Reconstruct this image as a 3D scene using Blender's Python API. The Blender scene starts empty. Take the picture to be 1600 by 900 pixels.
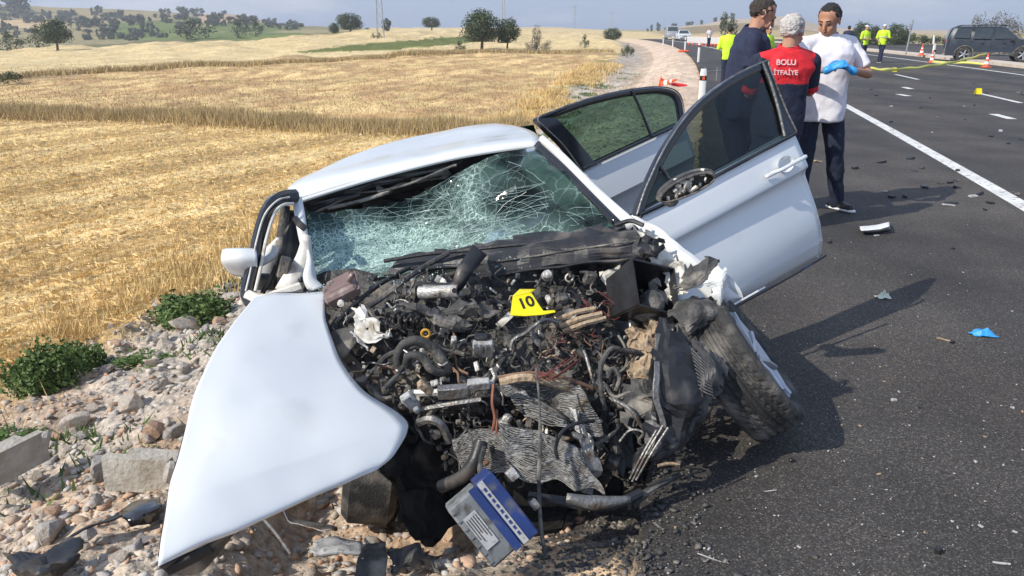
import bpy, math, random
import numpy as np
from mathutils import Vector, Matrix, Euler
random.seed(7); RNG=np.random.default_rng(7)
R_=math.radians; pi=math.pi
SC=bpy.context.scene; COL=SC.collection
# ------------------------------------------------------------------ camera
FOC=1209.; CH=1.6; TH=math.atan((450-45)/FOC); cT,sT=math.cos(TH),math.sin(TH)
cam=bpy.data.cameras.new('camera'); camo=bpy.data.objects.new('camera',cam); COL.objects.link(camo)
cam.sensor_width=36; cam.lens=FOC/1600*36; cam.clip_start=.05; cam.clip_end=9000
camo.location=(0,0,CH); camo.rotation_euler=(pi/2-TH,0,0); SC.camera=camo
# ------------------------------------------------------------------ light
SUN_EL=R_(38.5); SDX,SDY=.865,.502      # light travels toward +x,+y
W=bpy.data.worlds.new('World'); SC.world=W; W.use_nodes=True
nt=W.node_tree; N=nt.nodes; L=nt.links
for n in list(N): N.remove(n)
out=N.new('ShaderNodeOutputWorld'); bg=N.new('ShaderNodeBackground'); bg.inputs[1].default_value=.108
sky=N.new('ShaderNodeTexSky'); sky.sky_type='NISHITA'; sky.sun_disc=False; sky.sun_elevation=SUN_EL
sky.sun_rotation=math.atan2(-SDX,-SDY); sky.air_density=1.0; sky.dust_density=1.6; sky.ozone_density=2.0
tc=N.new('ShaderNodeTexCoord'); mp=N.new('ShaderNodeMapping'); mp.inputs['Scale'].default_value=(1,1,3.6)
nz=N.new('ShaderNodeTexNoise'); nz.inputs['Scale'].default_value=3.1; nz.inputs['Detail'].default_value=8; nz.inputs['Roughness'].default_value=.55
rp=N.new('ShaderNodeValToRGB'); rp.color_ramp.elements[0].position=.53; rp.color_ramp.elements[1].position=.66
rp.color_ramp.elements[0].color=(0,0,0,1); rp.color_ramp.elements[1].color=(.75,.75,.75,1)
mx=N.new('ShaderNodeMix'); mx.data_type='RGBA'; mx.inputs[7].default_value=(7.4,7.5,8.2,1)
hz=N.new('ShaderNodeMix'); hz.data_type='RGBA'; hz.inputs[0].default_value=.72; hz.inputs[7].default_value=(3.5,4.75,7.4,1)
L.new(tc.outputs['Generated'],mp.inputs[0]); L.new(mp.outputs[0],nz.inputs[0]); L.new(nz.outputs[0],rp.inputs[0])
L.new(sky.outputs[0],hz.inputs[6]); L.new(hz.outputs[2],mx.inputs[6]); L.new(rp.outputs[0],mx.inputs[0])
L.new(mx.outputs[2],bg.inputs[0]); L.new(bg.outputs[0],out.inputs[0])
sl=bpy.data.lights.new('sun','SUN'); sl.energy=4.3; sl.angle=R_(.53); sl.color=(1,.94,.84)
so=bpy.data.objects.new('sun',sl); COL.objects.link(so)
sd=Vector((SDX*math.cos(SUN_EL),SDY*math.cos(SUN_EL),-math.sin(SUN_EL)))
so.rotation_euler=sd.to_track_quat('-Z','Y').to_euler()
SC.view_settings.view_transform='Standard'; SC.view_settings.look='None'; SC.view_settings.exposure=.18; SC.view_settings.gamma=1
# ------------------------------------------------------------------ unprojection of a photo pixel at ground distance y
def A(px,py,Y):
    u=(px-800)/FOC; v=(450-py)/FOC; k=Y/(cT+v*sT)
    return Vector((u*k,Y,CH+k*(-sT+v*cT)))
def G(px,py,z=0.):
    u=(px-800)/FOC; v=(450-py)/FOC; k=(z-CH)/(-sT+v*cT)
    return Vector((u*k,(cT+v*sT)*k,z))
def proj(X,Y,Z):
    Z=Z-CH; D=np.maximum(Y*cT-Z*sT,.05)
    return 800+FOC*X/D, 450-FOC*(Y*sT+Z*cT)/D
# ------------------------------------------------------------------ numpy noise
def _h(i,j,k,s):
    n=(i*374761393+j*668265263+k*2147483647+s*1274126177)&0xffffffff
    n=((n^(n>>13))*1274126177)&0xffffffff
    return ((n^(n>>16))&0xffff)/65535.
def vnoise(x,y,z=0.,s=0):
    x,y,z=np.broadcast_arrays(np.asarray(x,float),np.asarray(y,float),np.asarray(z,float))
    i,j,k=[np.floor(a).astype(np.int64) for a in(x,y,z)]
    fx,fy,fz=x-i,y-j,z-k; fx,fy,fz=[a*a*(3-2*a) for a in(fx,fy,fz)]
    r=0
    for a in(0,1):
        for b in(0,1):
            for c in(0,1):
                r=r+_h(i+a,j+b,k+c,s)*(fx if a else 1-fx)*(fy if b else 1-fy)*(fz if c else 1-fz)
    return r
def fbm(x,y,z=0.,o=4,s=0,g=.5):
    r=0;a=1;t=0
    for q in range(o):
        r=r+a*vnoise(np.asarray(x)*2**q,np.asarray(y)*2**q,np.asarray(z)*2**q,s+q);t+=a;a*=g
    return r/t
def sst(a,b,x): t=np.clip((x-a)/(b-a),0,1); return t*t*(3-2*t)
# ------------------------------------------------------------------ materials
def mat(name,c1,c2=None,rough=.6,metal=0.,scale=6.,bump=.0,bscale=None,detail=5,lo=.35,hi=.65,c3=None,c3pos=(.6,.7),c3scale=2.,coat=0.,spec=.5,attr=None,extra=None):
    m=bpy.data.materials.new(name); m.use_nodes=True; t=m.node_tree; n=t.nodes; l=t.links; b=n['Principled BSDF']
    tc=n.new('ShaderNodeTexCoord'); src=tc.outputs['Object']
    x=n.new('ShaderNodeTexNoise'); x.inputs['Scale'].default_value=scale; x.inputs['Detail'].default_value=detail; l.new(src,x.inputs[0])
    r=n.new('ShaderNodeValToRGB'); r.color_ramp.elements[0].position=lo; r.color_ramp.elements[1].position=hi
    c2=c2 or c1; r.color_ramp.elements[0].color=(*c1,1); r.color_ramp.elements[1].color=(*c2,1); l.new(x.outputs[0],r.inputs[0])
    o=r.outputs[0]
    if c3:
        y=n.new('ShaderNodeTexNoise'); y.inputs['Scale'].default_value=c3scale; y.inputs['Detail'].default_value=7; l.new(src,y.inputs[0])
        q=n.new('ShaderNodeValToRGB'); q.color_ramp.elements[0].position=c3pos[0]; q.color_ramp.elements[1].position=c3pos[1]; l.new(y.outputs[0],q.inputs[0])
        k=n.new('ShaderNodeMix'); k.data_type='RGBA'; k.inputs[7].default_value=(*c3,1); l.new(q.outputs[0],k.inputs[0]); l.new(o,k.inputs[6]); o=k.outputs[2]
    l.new(o,b.inputs['Base Color']); b.inputs['Roughness'].default_value=rough; b.inputs['Metallic'].default_value=metal
    b.inputs['Coat Weight'].default_value=coat; b.inputs['Coat Roughness'].default_value=.06; b.inputs['Specular IOR Level'].default_value=spec
    if bump:
        y=n.new('ShaderNodeTexNoise'); y.inputs['Scale'].default_value=bscale or scale*4; y.inputs['Detail'].default_value=6; l.new(src,y.inputs[0])
        bp=n.new('ShaderNodeBump'); bp.inputs['Strength'].default_value=bump; bp.inputs['Distance'].default_value=.02; l.new(y.outputs[0],bp.inputs['Height']); l.new(bp.outputs[0],b.inputs['Normal'])
    return m
M={}
M['white']=mat('white_paint',(.655,.675,.67),(.68,.70,.69),.3,0,1.5,coat=.5,c3=(.53,.53,.51),c3pos=(.55,.80),c3scale=3.4)
M['whitedoor']=mat('white_door_paint',(.70,.725,.73),(.74,.76,.76),.2,0,1.5,coat=.8,c3=(.54,.54,.51),c3pos=(.60,.84),c3scale=4.)
M['cream']=mat('primer_inner_body',(.62,.58,.50),(.74,.72,.66),.6,0,7,bump=.25,c3=(.30,.25,.18),c3pos=(.52,.66),c3scale=9)
M['shadeblk']=mat('shade_black_underside',(.010,.010,.010),(.03,.028,.026),.95,0,9,bump=.5,c3=(.07,.06,.05),c3pos=(.56,.76),c3scale=9,spec=.15)  # matte near-black: the shade under the engine is put into this colour
M['blk']=mat('black_plastic',(.012,.012,.013),(.026,.026,.028),.42,0,9,bump=.12,c3=(.15,.13,.11),c3pos=(.56,.76),c3scale=7)
M['blkgloss']=mat('black_gloss_trim',(.010,.010,.013),(.02,.02,.024),.14,0,6,coat=.5,c3=(.10,.10,.10),c3pos=(.62,.8),c3scale=9)
M['dusty']=mat('dusty_plastic',(.035,.035,.036),(.095,.09,.084),.75,0,14,bump=.5,c3=(.28,.25,.21),c3pos=(.5,.7),c3scale=9)
M['grime']=mat('oily_casting',(.02,.02,.019),(.11,.105,.095),.65,.15,16,bump=.8,bscale=60,c3=(.20,.17,.13),c3pos=(.55,.68),c3scale=12)
M['alu']=mat('scuffed_aluminium',(.34,.33,.31),(.62,.61,.58),.4,.3,22,bump=.4,bscale=60,c3=(.12,.10,.08),c3pos=(.52,.66),c3scale=12)
M['steel']=mat('bent_steel',(.16,.155,.15),(.33,.32,.30),.45,.6,14,bump=.4,c3=(.12,.07,.04),c3pos=(.54,.68),c3scale=10)
M['rubber']=mat('tyre_rubber',(.022,.0215,.021),(.042,.041,.039),.8,0,8,bump=.3,bscale=90,c3=(.17,.155,.135),c3pos=(.48,.72),c3scale=9)
M['rim']=mat('silver_rim',(.40,.42,.46),(.50,.52,.56),.3,.6,8)
M['hose']=mat('hose_rubber',(.022,.022,.022),(.06,.058,.054),.72,0,18,bump=.3,c3=(.20,.18,.15),c3pos=(.48,.68),c3scale=11)
M['wirered']=mat('red_wire',(.09,.02,.018),(.16,.045,.04),.5)
M['wirebrown']=mat('brown_wire',(.12,.06,.035),(.22,.13,.08),.6,scale=20)
M['copper']=mat('reddish_tube',(.20,.07,.04),(.30,.12,.08),.5,.2,20)
M['tan']=mat('mud_caked_part',(.30,.21,.13),(.48,.37,.25),.9,0,22,bump=.8,bscale=50,c3=(.10,.08,.06),c3pos=(.55,.68),c3scale=14)
M['tank']=mat('stained_coolant_tank',(.13,.085,.075),(.20,.14,.125),.4,0,8,bump=.2,c3=(.42,.36,.33),c3pos=(.6,.75),c3scale=9)
M['yellow']=mat('yellow_marker',(.80,.66,.0),(.84,.70,.01),.4,0,5,c3=(.55,.45,.03),c3pos=(.66,.8),c3scale=20)
M['black']=mat('black_print',(.01,.01,.01),rough=.5)
M['gold']=mat('dipstick_yellow',(.60,.34,.04),(.5,.26,.05),.4)
M['blue']=mat('battery_blue',(.010,.028,.12),(.015,.04,.17),.5,0,8,c3=(.10,.10,.11),c3pos=(.52,.7),c3scale=20)
M['batgrey']=mat('battery_grey',(.14,.15,.155),(.20,.21,.215),.65,0,14,c3=(.07,.065,.055),c3pos=(.48,.66),c3scale=40)
M['label']=mat('paper_label',(.34,.34,.335),(.44,.44,.43),.7,0,30,c3=(.2,.2,.2),c3pos=(.56,.62),c3scale=70)
M['airbag']=mat('airbag_cloth',(.66,.70,.56),(.76,.78,.66),.9,0,5,bump=.3,bscale=12)
M['seat']=mat('dark_seat_cloth',(.02,.021,.025),(.035,.036,.04),.9,0,10)
M['liner']=mat('headliner',(.22,.21,.19),(.30,.29,.27),.9,0,10,c3=(.05,.05,.05),c3pos=(.55,.62),c3scale=9)
M['glove']=mat('blue_nitrile',(.03,.28,.66),(.05,.36,.78),.45,0,8,bump=.3,bscale=60)
M['skin']=mat('skin',(.42,.22,.14),(.50,.27,.18),.55,0,14,bump=.05)
M['skin2']=mat('tanned_skin',(.38,.18,.10),(.45,.23,.14),.55,0,14,bump=.05)
M['navy']=mat('navy_cloth',(.010,.016,.045),(.016,.024,.060),.85,0,30,bump=.3,bscale=25)
M['jeans']=mat('dark_denim',(.009,.013,.032),(.018,.025,.052),.9,0,40,bump=.4,bscale=20)
M['wshirt']=mat('white_polo_cloth',(.72,.70,.74),(.80,.77,.80),.85,0,20,bump=.4,bscale=9)
M['red']=mat('red_cloth',(.60,.012,.022),(.70,.02,.03),.8,0,20,bump=.4,bscale=10)
M['skull']=None
M['hair']=mat('black_hair',(.010,.008,.007),(.03,.024,.02),.6,0,60,bump=.8,bscale=120)
M['hairgrey']=mat('grey_hair',(.42,.39,.36),(.66,.63,.60),.7,0,60,bump=.8,bscale=120)
M['hairbrown']=mat('dark_brown_hair',(.025,.018,.014),(.06,.045,.035),.6,0,60,bump=.8,bscale=120)
M['hivis']=mat('hivis_cloth',(.52,.80,.02),(.60,.86,.04),.7,0,20,bump=.2)
M['shoe']=mat('shoe_sole_white',(.7,.7,.7),(.8,.8,.8),.6)
M['orange']=mat('cone_orange',(.78,.10,.03),(.84,.13,.04),.5,0,8,c3=(.4,.1,.05),c3pos=(.62,.8),c3scale=9)
M['postwhite']=mat('white_plastic_post',(.74,.74,.72),(.82,.82,.80),.5,0,8,c3=(.5,.46,.4),c3pos=(.6,.75),c3scale=9)
M['galv']=mat('galvanised_pole',(.34,.36,.37),(.44,.46,.47),.5,.5,8)
M['tape']=mat('caution_tape',(.72,.70,.12),(.78,.76,.25),.5,0,30)
M['suv']=mat('dark_grey_blue_paint',(.022,.027,.035),(.032,.038,.046),.25,.3,4,coat=.6)
M['vglass']=mat('far_vehicle_glass',(.02,.03,.035),(.04,.05,.055),.08,0,3,spec=.9)
M['concrete']=mat('old_concrete',(.34,.31,.26),(.46,.43,.37),.9,0,12,bump=.6,bscale=40,c3=(.22,.18,.13),c3pos=(.54,.7),c3scale=5)
M['rock']=mat('pale_limestone',(.40,.34,.28),(.60,.54,.46),.9,0,5,bump=.7,bscale=22,c3=(.40,.26,.17),c3pos=(.50,.70),c3scale=3)
M['rockg']=mat('grey_limestone',(.32,.29,.26),(.50,.465,.42),.9,0,6,bump=.7,bscale=24,c3=(.30,.22,.16),c3pos=(.56,.7),c3scale=4)
M['rocko']=mat('ochre_stone',(.40,.24,.15),(.56,.38,.26),.95,0,7,bump=.7,bscale=24,c3=(.55,.50,.44),c3pos=(.58,.7),c3scale=4)
M['bark']=mat('bark',(.07,.05,.035),(.14,.10,.07),.9,0,20,bump=.5)
def leafmat(name,a,b):
    m=mat(name,a,b,.7,0,.9,lo=.3,hi=.7,detail=3); return m
M['leafd']=leafmat('dark_foliage',(.045,.070,.028),(.085,.11,.045))
M['leafg']=leafmat('green_weed',(.05,.10,.02),(.13,.20,.05))
M['leafo']=leafmat('olive_bush',(.055,.075,.03),(.11,.12,.05))
M['leafgrey']=leafmat('bare_grey_twigs',(.09,.085,.07),(.16,.14,.11))
M['leafhz']=leafmat('far_bush_haze_tint',(.085,.11,.085),(.13,.15,.11))  # paler, greyer leaves: some distance haze is mixed into the colour
def strawmat(name,a,b,c):
    m=mat(name,a,b,.8,0,2.5,lo=.3,hi=.7,c3=c,c3pos=(.45,.7),c3scale=.5)
    return m
M['straw']=strawmat('straw',(.59,.42,.18),(.77,.575,.27),(.69,.50,.225))
M['tallgrass']=strawmat('dry_tall_grass',(.38,.28,.13),(.53,.40,.20),(.44,.325,.155))
# asphalt
def asphalt():
    m=mat('asphalt',(.045,.041,.037),(.072,.067,.061),.85,0,1.1,detail=9,bump=0)
    t=m.node_tree;n=t.nodes;l=t.links;b=n['Principled BSDF'];base=b.inputs['Base Color'].links[0].from_socket
    tc=n.new('ShaderNodeTexCoord')
    v=n.new('ShaderNodeTexVoronoi'); v.inputs['Scale'].default_value=190; l.new(tc.outputs['Object'],v.inputs[0])
    s=n.new('ShaderNodeSeparateColor'); l.new(v.outputs['Color'],s.inputs[0])
    r=n.new('ShaderNodeValToRGB'); e=r.color_ramp.elements; e[0].position=.0; e[0].color=(.45,.45,.45,1); e[1].position=1; e[1].color=(3.4,3.2,2.9,1)
    k=e.new(.62); k.color=(.9,.9,.9,1); k=e.new(.9); k.color=(1.7,1.6,1.5,1); l.new(s.outputs[0],r.inputs[0])
    x=n.new('ShaderNodeMix'); x.data_type='RGBA'; x.blend_type='MULTIPLY'; x.inputs[0].default_value=1; l.new(base,x.inputs[6]); l.new(r.outputs[0],x.inputs[7])
    y=n.new('ShaderNodeTexNoise'); y.inputs['Scale'].default_value=.55; y.inputs['Detail'].default_value=6; mp=n.new('ShaderNodeMapping'); mp.inputs['Rotation'].default_value=(0,0,.25); mp.inputs['Scale'].default_value=(1,.25,1)
    l.new(tc.outputs['Object'],mp.inputs[0]); l.new(mp.outputs[0],y.inputs[0])
    q=n.new('ShaderNodeValToRGB'); q.color_ramp.elements[0].position=.35; q.color_ramp.elements[0].color=(.56,.58,.62,1); q.color_ramp.elements[1].position=.66; q.color_ramp.elements[1].color=(1.3,1.24,1.18,1); l.new(y.outputs[0],q.inputs[0])
    z=n.new('ShaderNodeMix'); z.data_type='RGBA'; z.blend_type='MULTIPLY'; z.inputs[0].default_value=1; l.new(x.outputs[2],z.inputs[6]); l.new(q.outputs[0],z.inputs[7]); l.new(z.outputs[2],b.inputs['Base Color'])
    bp=n.new('ShaderNodeBump'); bp.inputs['Strength'].default_value=.5; bp.inputs['Distance'].default_value=.004; l.new(v.outputs['Distance'],bp.inputs['Height']); l.new(bp.outputs[0],b.inputs['Normal'])
    return m
M['asphalt']=asphalt()
M['paint']=mat('road_paint',(.60,.59,.55),(.74,.73,.70),.7,0,3,bump=.2,c3=(.20,.19,.17),c3pos=(.57,.66),c3scale=14)
M['kerb']=mat('median_strip',(.50,.42,.34),(.62,.54,.45),.9,0,2,bump=.2)
# terrain : colour attribute times procedural variation
def terrain_mat():
    m=bpy.data.materials.new('ground_soil'); m.use_nodes=True; t=m.node_tree;n=t.nodes;l=t.links;b=n['Principled BSDF']
    at=n.new('ShaderNodeAttribute'); at.attribute_name='Col'; tc=n.new('ShaderNodeTexCoord'); o=at.outputs[0]
    for sc,a,c,d in((.35,.82,1.16,4),(3.,.76,1.22,6),(28.,.62,1.38,4)):
        x=n.new('ShaderNodeTexNoise'); x.inputs['Scale'].default_value=sc; x.inputs['Detail'].default_value=d; l.new(tc.outputs['Object'],x.inputs[0])
        r=n.new('ShaderNodeMapRange'); r.inputs[1].default_value=.3; r.inputs[2].default_value=.7; r.inputs[3].default_value=a; r.inputs[4].default_value=c; l.new(x.outputs[0],r.inputs[0])
        k=n.new('ShaderNodeVectorMath'); k.operation='SCALE'; l.new(o,k.inputs[0]); l.new(r.outputs[0],k.inputs['Scale']); o=k.outputs[0]
    l.new(o,b.inputs['Base Color']); b.inputs['Roughness'].default_value=.95; b.inputs['Specular IOR Level'].default_value=.2
    y=n.new('ShaderNodeTexNoise'); y.inputs['Scale'].default_value=14; y.inputs['Detail'].default_value=8; l.new(tc.outputs['Object'],y.inputs[0])
    bp=n.new('ShaderNodeBump'); bp.inputs['Strength'].default_value=.9; bp.inputs['Distance'].default_value=.05; l.new(y.outputs[0],bp.inputs['Height']); l.new(bp.outputs[0],b.inputs['Normal'])
    return m
M['ground']=terrain_mat()
# glass
def glassmat(name,tint,gl=.12,rough=.02,haze=0.,hazecol=(.5,.6,.58)):
    m=bpy.data.materials.new(name); m.use_nodes=True; t=m.node_tree;n=t.nodes;l=t.links
    for x in list(n):
        if x.type!='OUTPUT_MATERIAL': n.remove(x)
    o=[x for x in n if x.type=='OUTPUT_MATERIAL'][0]
    tr=n.new('ShaderNodeBsdfTransparent'); tr.inputs[0].default_value=(*tint,1); g=n.new('ShaderNodeBsdfGlossy'); g.inputs['Roughness'].default_value=rough
    fr=n.new('ShaderNodeLayerWeight'); fr.inputs[0].default_value=.16; mx=n.new('ShaderNodeMixShader'); l.new(fr.outputs[0],mx.inputs[0]); l.new(tr.outputs[0],mx.inputs[1]); l.new(g.outputs[0],mx.inputs[2])
    l.new(mx.outputs[0],o.inputs[0]); m['_']=1
    return m,n,l,mx,o
M['tint'],*_=glassmat('tinted_window',(.16,.21,.20))
M['dtint'],*_=glassmat('dark_rear_window',(.10,.19,.15))
def shield():
    m,n,l,mx,o=glassmat('shattered_windscreen',(.20,.29,.30),rough=.04)
    tc=n.new('ShaderNodeTexCoord'); dn=n.new('ShaderNodeTexNoise'); dn.inputs['Scale'].default_value=9; dn.inputs['Detail'].default_value=3; l.new(tc.outputs['Object'],dn.inputs[0])
    ad=n.new('ShaderNodeMix'); ad.data_type='RGBA'; ad.blend_type='ADD'; ad.inputs[0].default_value=.09; l.new(tc.outputs['Object'],ad.inputs[6]); l.new(dn.outputs['Color'],ad.inputs[7])
    at=n.new('ShaderNodeAttribute'); at.attribute_name='Crk'   # how crushed the glass is here
    tot=None
    for sc,w0,gain in((13.,.045,.55),(34.,.10,.9),(75.,.16,1.0)):
        v=n.new('ShaderNodeTexVoronoi'); v.feature='DISTANCE_TO_EDGE'; v.inputs['Scale'].default_value=sc; l.new(ad.outputs[2],v.inputs[0])
        r=n.new('ShaderNodeMapRange'); r.inputs[1].default_value=0; r.inputs[2].default_value=w0; r.inputs[3].default_value=gain; r.inputs[4].default_value=0; l.new(v.outputs[0],r.inputs[0])
        th=n.new('ShaderNodeMapRange'); th.inputs[1].default_value={13.:.0,34.:.22,75.:.45}[sc]; th.inputs[2].default_value={13.:.25,34.:.55,75.:.85}[sc]; l.new(at.outputs['Fac'],th.inputs[0])
        mu=n.new('ShaderNodeMath'); mu.operation='MULTIPLY'; l.new(r.outputs[0],mu.inputs[0]); l.new(th.outputs[0],mu.inputs[1])
        if tot is None: tot=mu.outputs[0]
        else:
            a=n.new('ShaderNodeMath'); a.operation='ADD'; a.use_clamp=True; l.new(tot,a.inputs[0]); l.new(mu.outputs[0],a.inputs[1]); tot=a.outputs[0]
    hz=n.new('ShaderNodeMath'); hz.operation='MULTIPLY_ADD'; hz.inputs[1].default_value=.66; l.new(at.outputs['Fac'],hz.inputs[0]); 
    k=n.new('ShaderNodeMath'); k.operation='MULTIPLY'; k.inputs[1].default_value=.50; l.new(tot,k.inputs[0]); l.new(k.outputs[0],hz.inputs[2])
    df=n.new('ShaderNodeBsdfDiffuse'); cr=n.new('ShaderNodeMix'); cr.data_type='RGBA'; cr.inputs[6].default_value=(.21,.34,.31,1); cr.inputs[7].default_value=(.50,.66,.61,1); l.new(tot,cr.inputs[0]); l.new(cr.outputs[2],df.inputs[0])
    m2=n.new('ShaderNodeMixShader'); l.new(hz.outputs[0],m2.inputs[0]); l.new(mx.outputs[0],m2.inputs[1]); l.new(df.outputs[0],m2.inputs[2]); l.new(m2.outputs[0],o.inputs[0])
    return m
M['shield']=shield()
M['crack']=mat('glass_fracture',(.16,.26,.25),(.42,.54,.52),.35,0,30)
# ------------------------------------------------------------------ mesh helper
class MB:
    def __init__(s): s.v=[]; s.f=[]
    def add(s,vs,fs):
        o=len(s.v); s.v+= [tuple(x) for x in vs]; s.f+=[tuple(i+o for i in f) for f in fs]; return s
    def box(s,c,sz,rot=None,tp=1.,tpy=None):
        c=Vector(c); a,b,d=[q/2 for q in sz]; tpy=tp if tpy is None else tpy
        vs=[Vector((x*a*(tp if z>0 else 1),y*b*(tpy if z>0 else 1),z*d)) for z in(-1,1) for x,y in((-1,-1),(1,-1),(1,1),(-1,1))]
        if rot is not None:
            rm=rot if isinstance(rot,Matrix) else Euler(rot).to_matrix(); vs=[rm@q for q in vs]
        return s.add([q+c for q in vs],[(3,2,1,0),(4,5,6,7),(0,1,5,4),(1,2,6,5),(2,3,7,6),(3,0,4,7)])
    def cbox(s,c,sz,rot=None,ch=.12):   # chamfered box
        a,b,d=[q/2 for q in sz]; h=min(sz)*ch; c=Vector(c); rm=(rot if isinstance(rot,Matrix) else Euler(rot or (0,0,0)).to_matrix())
        ring=lambda z,k:[(a-k,-b+h+k*0,z),(a-k,b-h,z),(a-h-k*0,b-k,z),(-a+h,b-k,z),(-a+k,b-h,z),(-a+k,-b+h,z),(-a+h,-b+k,z),(a-h,-b+k,z)]
        vs=ring(-d,h)+ring(-d+h,0)+ring(d-h,0)+ring(d,h); vs=[rm@Vector(q)+c for q in vs]
        fs=[tuple(range(7,-1,-1)),tuple(range(24,32))]
        for r in range(3):
            for i in range(8): j=(i+1)%8; fs.append((r*8+i,r*8+j,r*8+8+j,r*8+8+i))
        return s.add(vs,fs)
    def tube(s,pts,r,n=6,close=False,cap=True):
        pts=[Vector(p) for p in pts]; m=len(pts); rr=r if hasattr(r,'__len__') else [r]*m
        vs=[];fs=[];prev=None
        for i,p in enumerate(pts):
            if close: t=(pts[(i+1)%m]-pts[i-1])
            else: t=(pts[min(i+1,m-1)]-pts[max(i-1,0)])
            t=t.normalized() if t.length>1e-9 else Vector((0,0,1))
            if prev is None: u=t.orthogonal().normalized()
            else:
                u=prev-t*prev.dot(t); u=u.normalized() if u.length>1e-6 else t.orthogonal().normalized()
            prev=u; w=t.cross(u)
            vs+=[p+(u*math.cos(2*pi*k/n)+w*math.sin(2*pi*k/n))*rr[i] for k in range(n)]
        for i in range(m if close else m-1):
            a=i*n;b=((i+1)%m)*n
            for k in range(n): j=(k+1)%n; fs.append((a+k,a+j,b+j,b+k))
        if cap and not close: fs+=[tuple(range(n-1,-1,-1)),tuple((m-1)*n+k for k in range(n))]
        return s.add(vs,fs)
    def lathe(s,prof,c=(0,0,0),ax=(0,0,1),n=24,cap=False):
        ax=Vector(ax).normalized(); u=ax.orthogonal().normalized(); w=ax.cross(u); c=Vector(c); vs=[];fs=[]
        for r,h in prof: vs+=[c+ax*h+(u*math.cos(2*pi*k/n)+w*math.sin(2*pi*k/n))*r for k in range(n)]
        for i in range(len(prof)-1):
            for k in range(n): j=(k+1)%n; fs.append((i*n+k,i*n+j,(i+1)*n+j,(i+1)*n+k))
        if cap: fs+=[tuple(range(n-1,-1,-1)),tuple((len(prof)-1)*n+k for k in range(n))]
        return s.add(vs,fs)
    def grid(s,P):
        nu=len(P);nv=len(P[0]); return s.add([q for r in P for q in r],[(i*nv+j,i*nv+j+1,(i+1)*nv+j+1,(i+1)*nv+j) for i in range(nu-1) for j in range(nv-1)])
    def cap(s,a,b,ra,rb,n=12,fl=1.,fd=None):    # capsule, tapered
        a=Vector(a);b=Vector(b);d=b-a;ln=max(d.length,1e-5);d=d/ln;pr=[]
        for k in range(5): t=-pi/2+k*pi/8; pr.append((max(ra*math.cos(t),1e-4),ra*math.sin(t)))
        for k in range(5): t=k*pi/8; pr.append((max(rb*math.cos(t),1e-4),ln+rb*math.sin(t)))
        o=len(s.v); s.lathe(pr,a,d,n,True)
        if fl!=1.:
            fd=Vector(fd).normalized()
            for i in range(o,len(s.v)):
                q=Vector(s.v[i]); t=(q-a).dot(d); c=a+d*t; e=q-c; k=e.dot(fd); s.v[i]=tuple(q+fd*k*(fl-1))
        return s
    def loft(s,rings,n=16,rot=0.,off=(0,0)):    # rings (x,y,z,rx,ry[,rotz])
        vs=[];fs=[]
        for r in rings:
            x,y,z,rx,ry=r[:5]; a=r[5] if len(r)>5 else rot
            for k in range(n):
                p=2*pi*k/n; cx=math.copysign(abs(math.cos(p))**.8,math.cos(p))*rx; cy=math.copysign(abs(math.sin(p))**.8,math.sin(p))*ry
                vs.append((x+cx*math.cos(a)-cy*math.sin(a),y+cx*math.sin(a)+cy*math.cos(a),z))
        for i in range(len(rings)-1):
            for k in range(n): j=(k+1)%n; fs.append((i*n+k,i*n+j,(i+1)*n+j,(i+1)*n+k))
        fs+=[tuple(range(n-1,-1,-1)),tuple((len(rings)-1)*n+k for k in range(n))]
        return s.add(vs,fs)
    def prism(s,poly,y0,y1,ins=0.,zc=None):    # polygon in xz extruded along y
        n=len(poly); cx=sum(p[0] for p in poly)/n
        vs=[(x,y0,z) for x,z in poly]+[(x,y1,z) for x,z in poly]
        return s.add(vs,[tuple(range(n)),tuple(range(2*n-1,n-1,-1))]+[((i+1)%n,i,n+i,n+(i+1)%n) for i in range(n)])
def npmesh(name,v,f,smooth=False):
    me=bpy.data.meshes.new(name); v=np.asarray(v,np.float32); f=np.asarray(f,np.int32); k=f.shape[1]
    me.vertices.add(len(v)); me.vertices.foreach_set('co',v.ravel()); me.loops.add(f.size); me.loops.foreach_set('vertex_index',f.ravel())
    me.polygons.add(len(f)); me.polygons.foreach_set('loop_start',np.arange(0,f.size,k,dtype=np.int32)); me.polygons.foreach_set('loop_total',np.full(len(f),k,np.int32))
    if smooth: me.polygons.foreach_set('use_smooth',np.ones(len(f),bool))
    me.update(calc_edges=True); return me
WLOC={}
def tag(o,label=None,cat=None,group=None,kind=None):
    for k,x in(('label',label),('category',cat),('group',group),('kind',kind)):
        if x: o[k]=x
    return o
def link(o,loc,parent):
    COL.objects.link(o); loc=Vector(loc); WLOC[o.name]=loc
    if parent is not None: o.parent=parent; o.location=loc-WLOC[parent.name]
    else: o.location=loc
    return o
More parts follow.
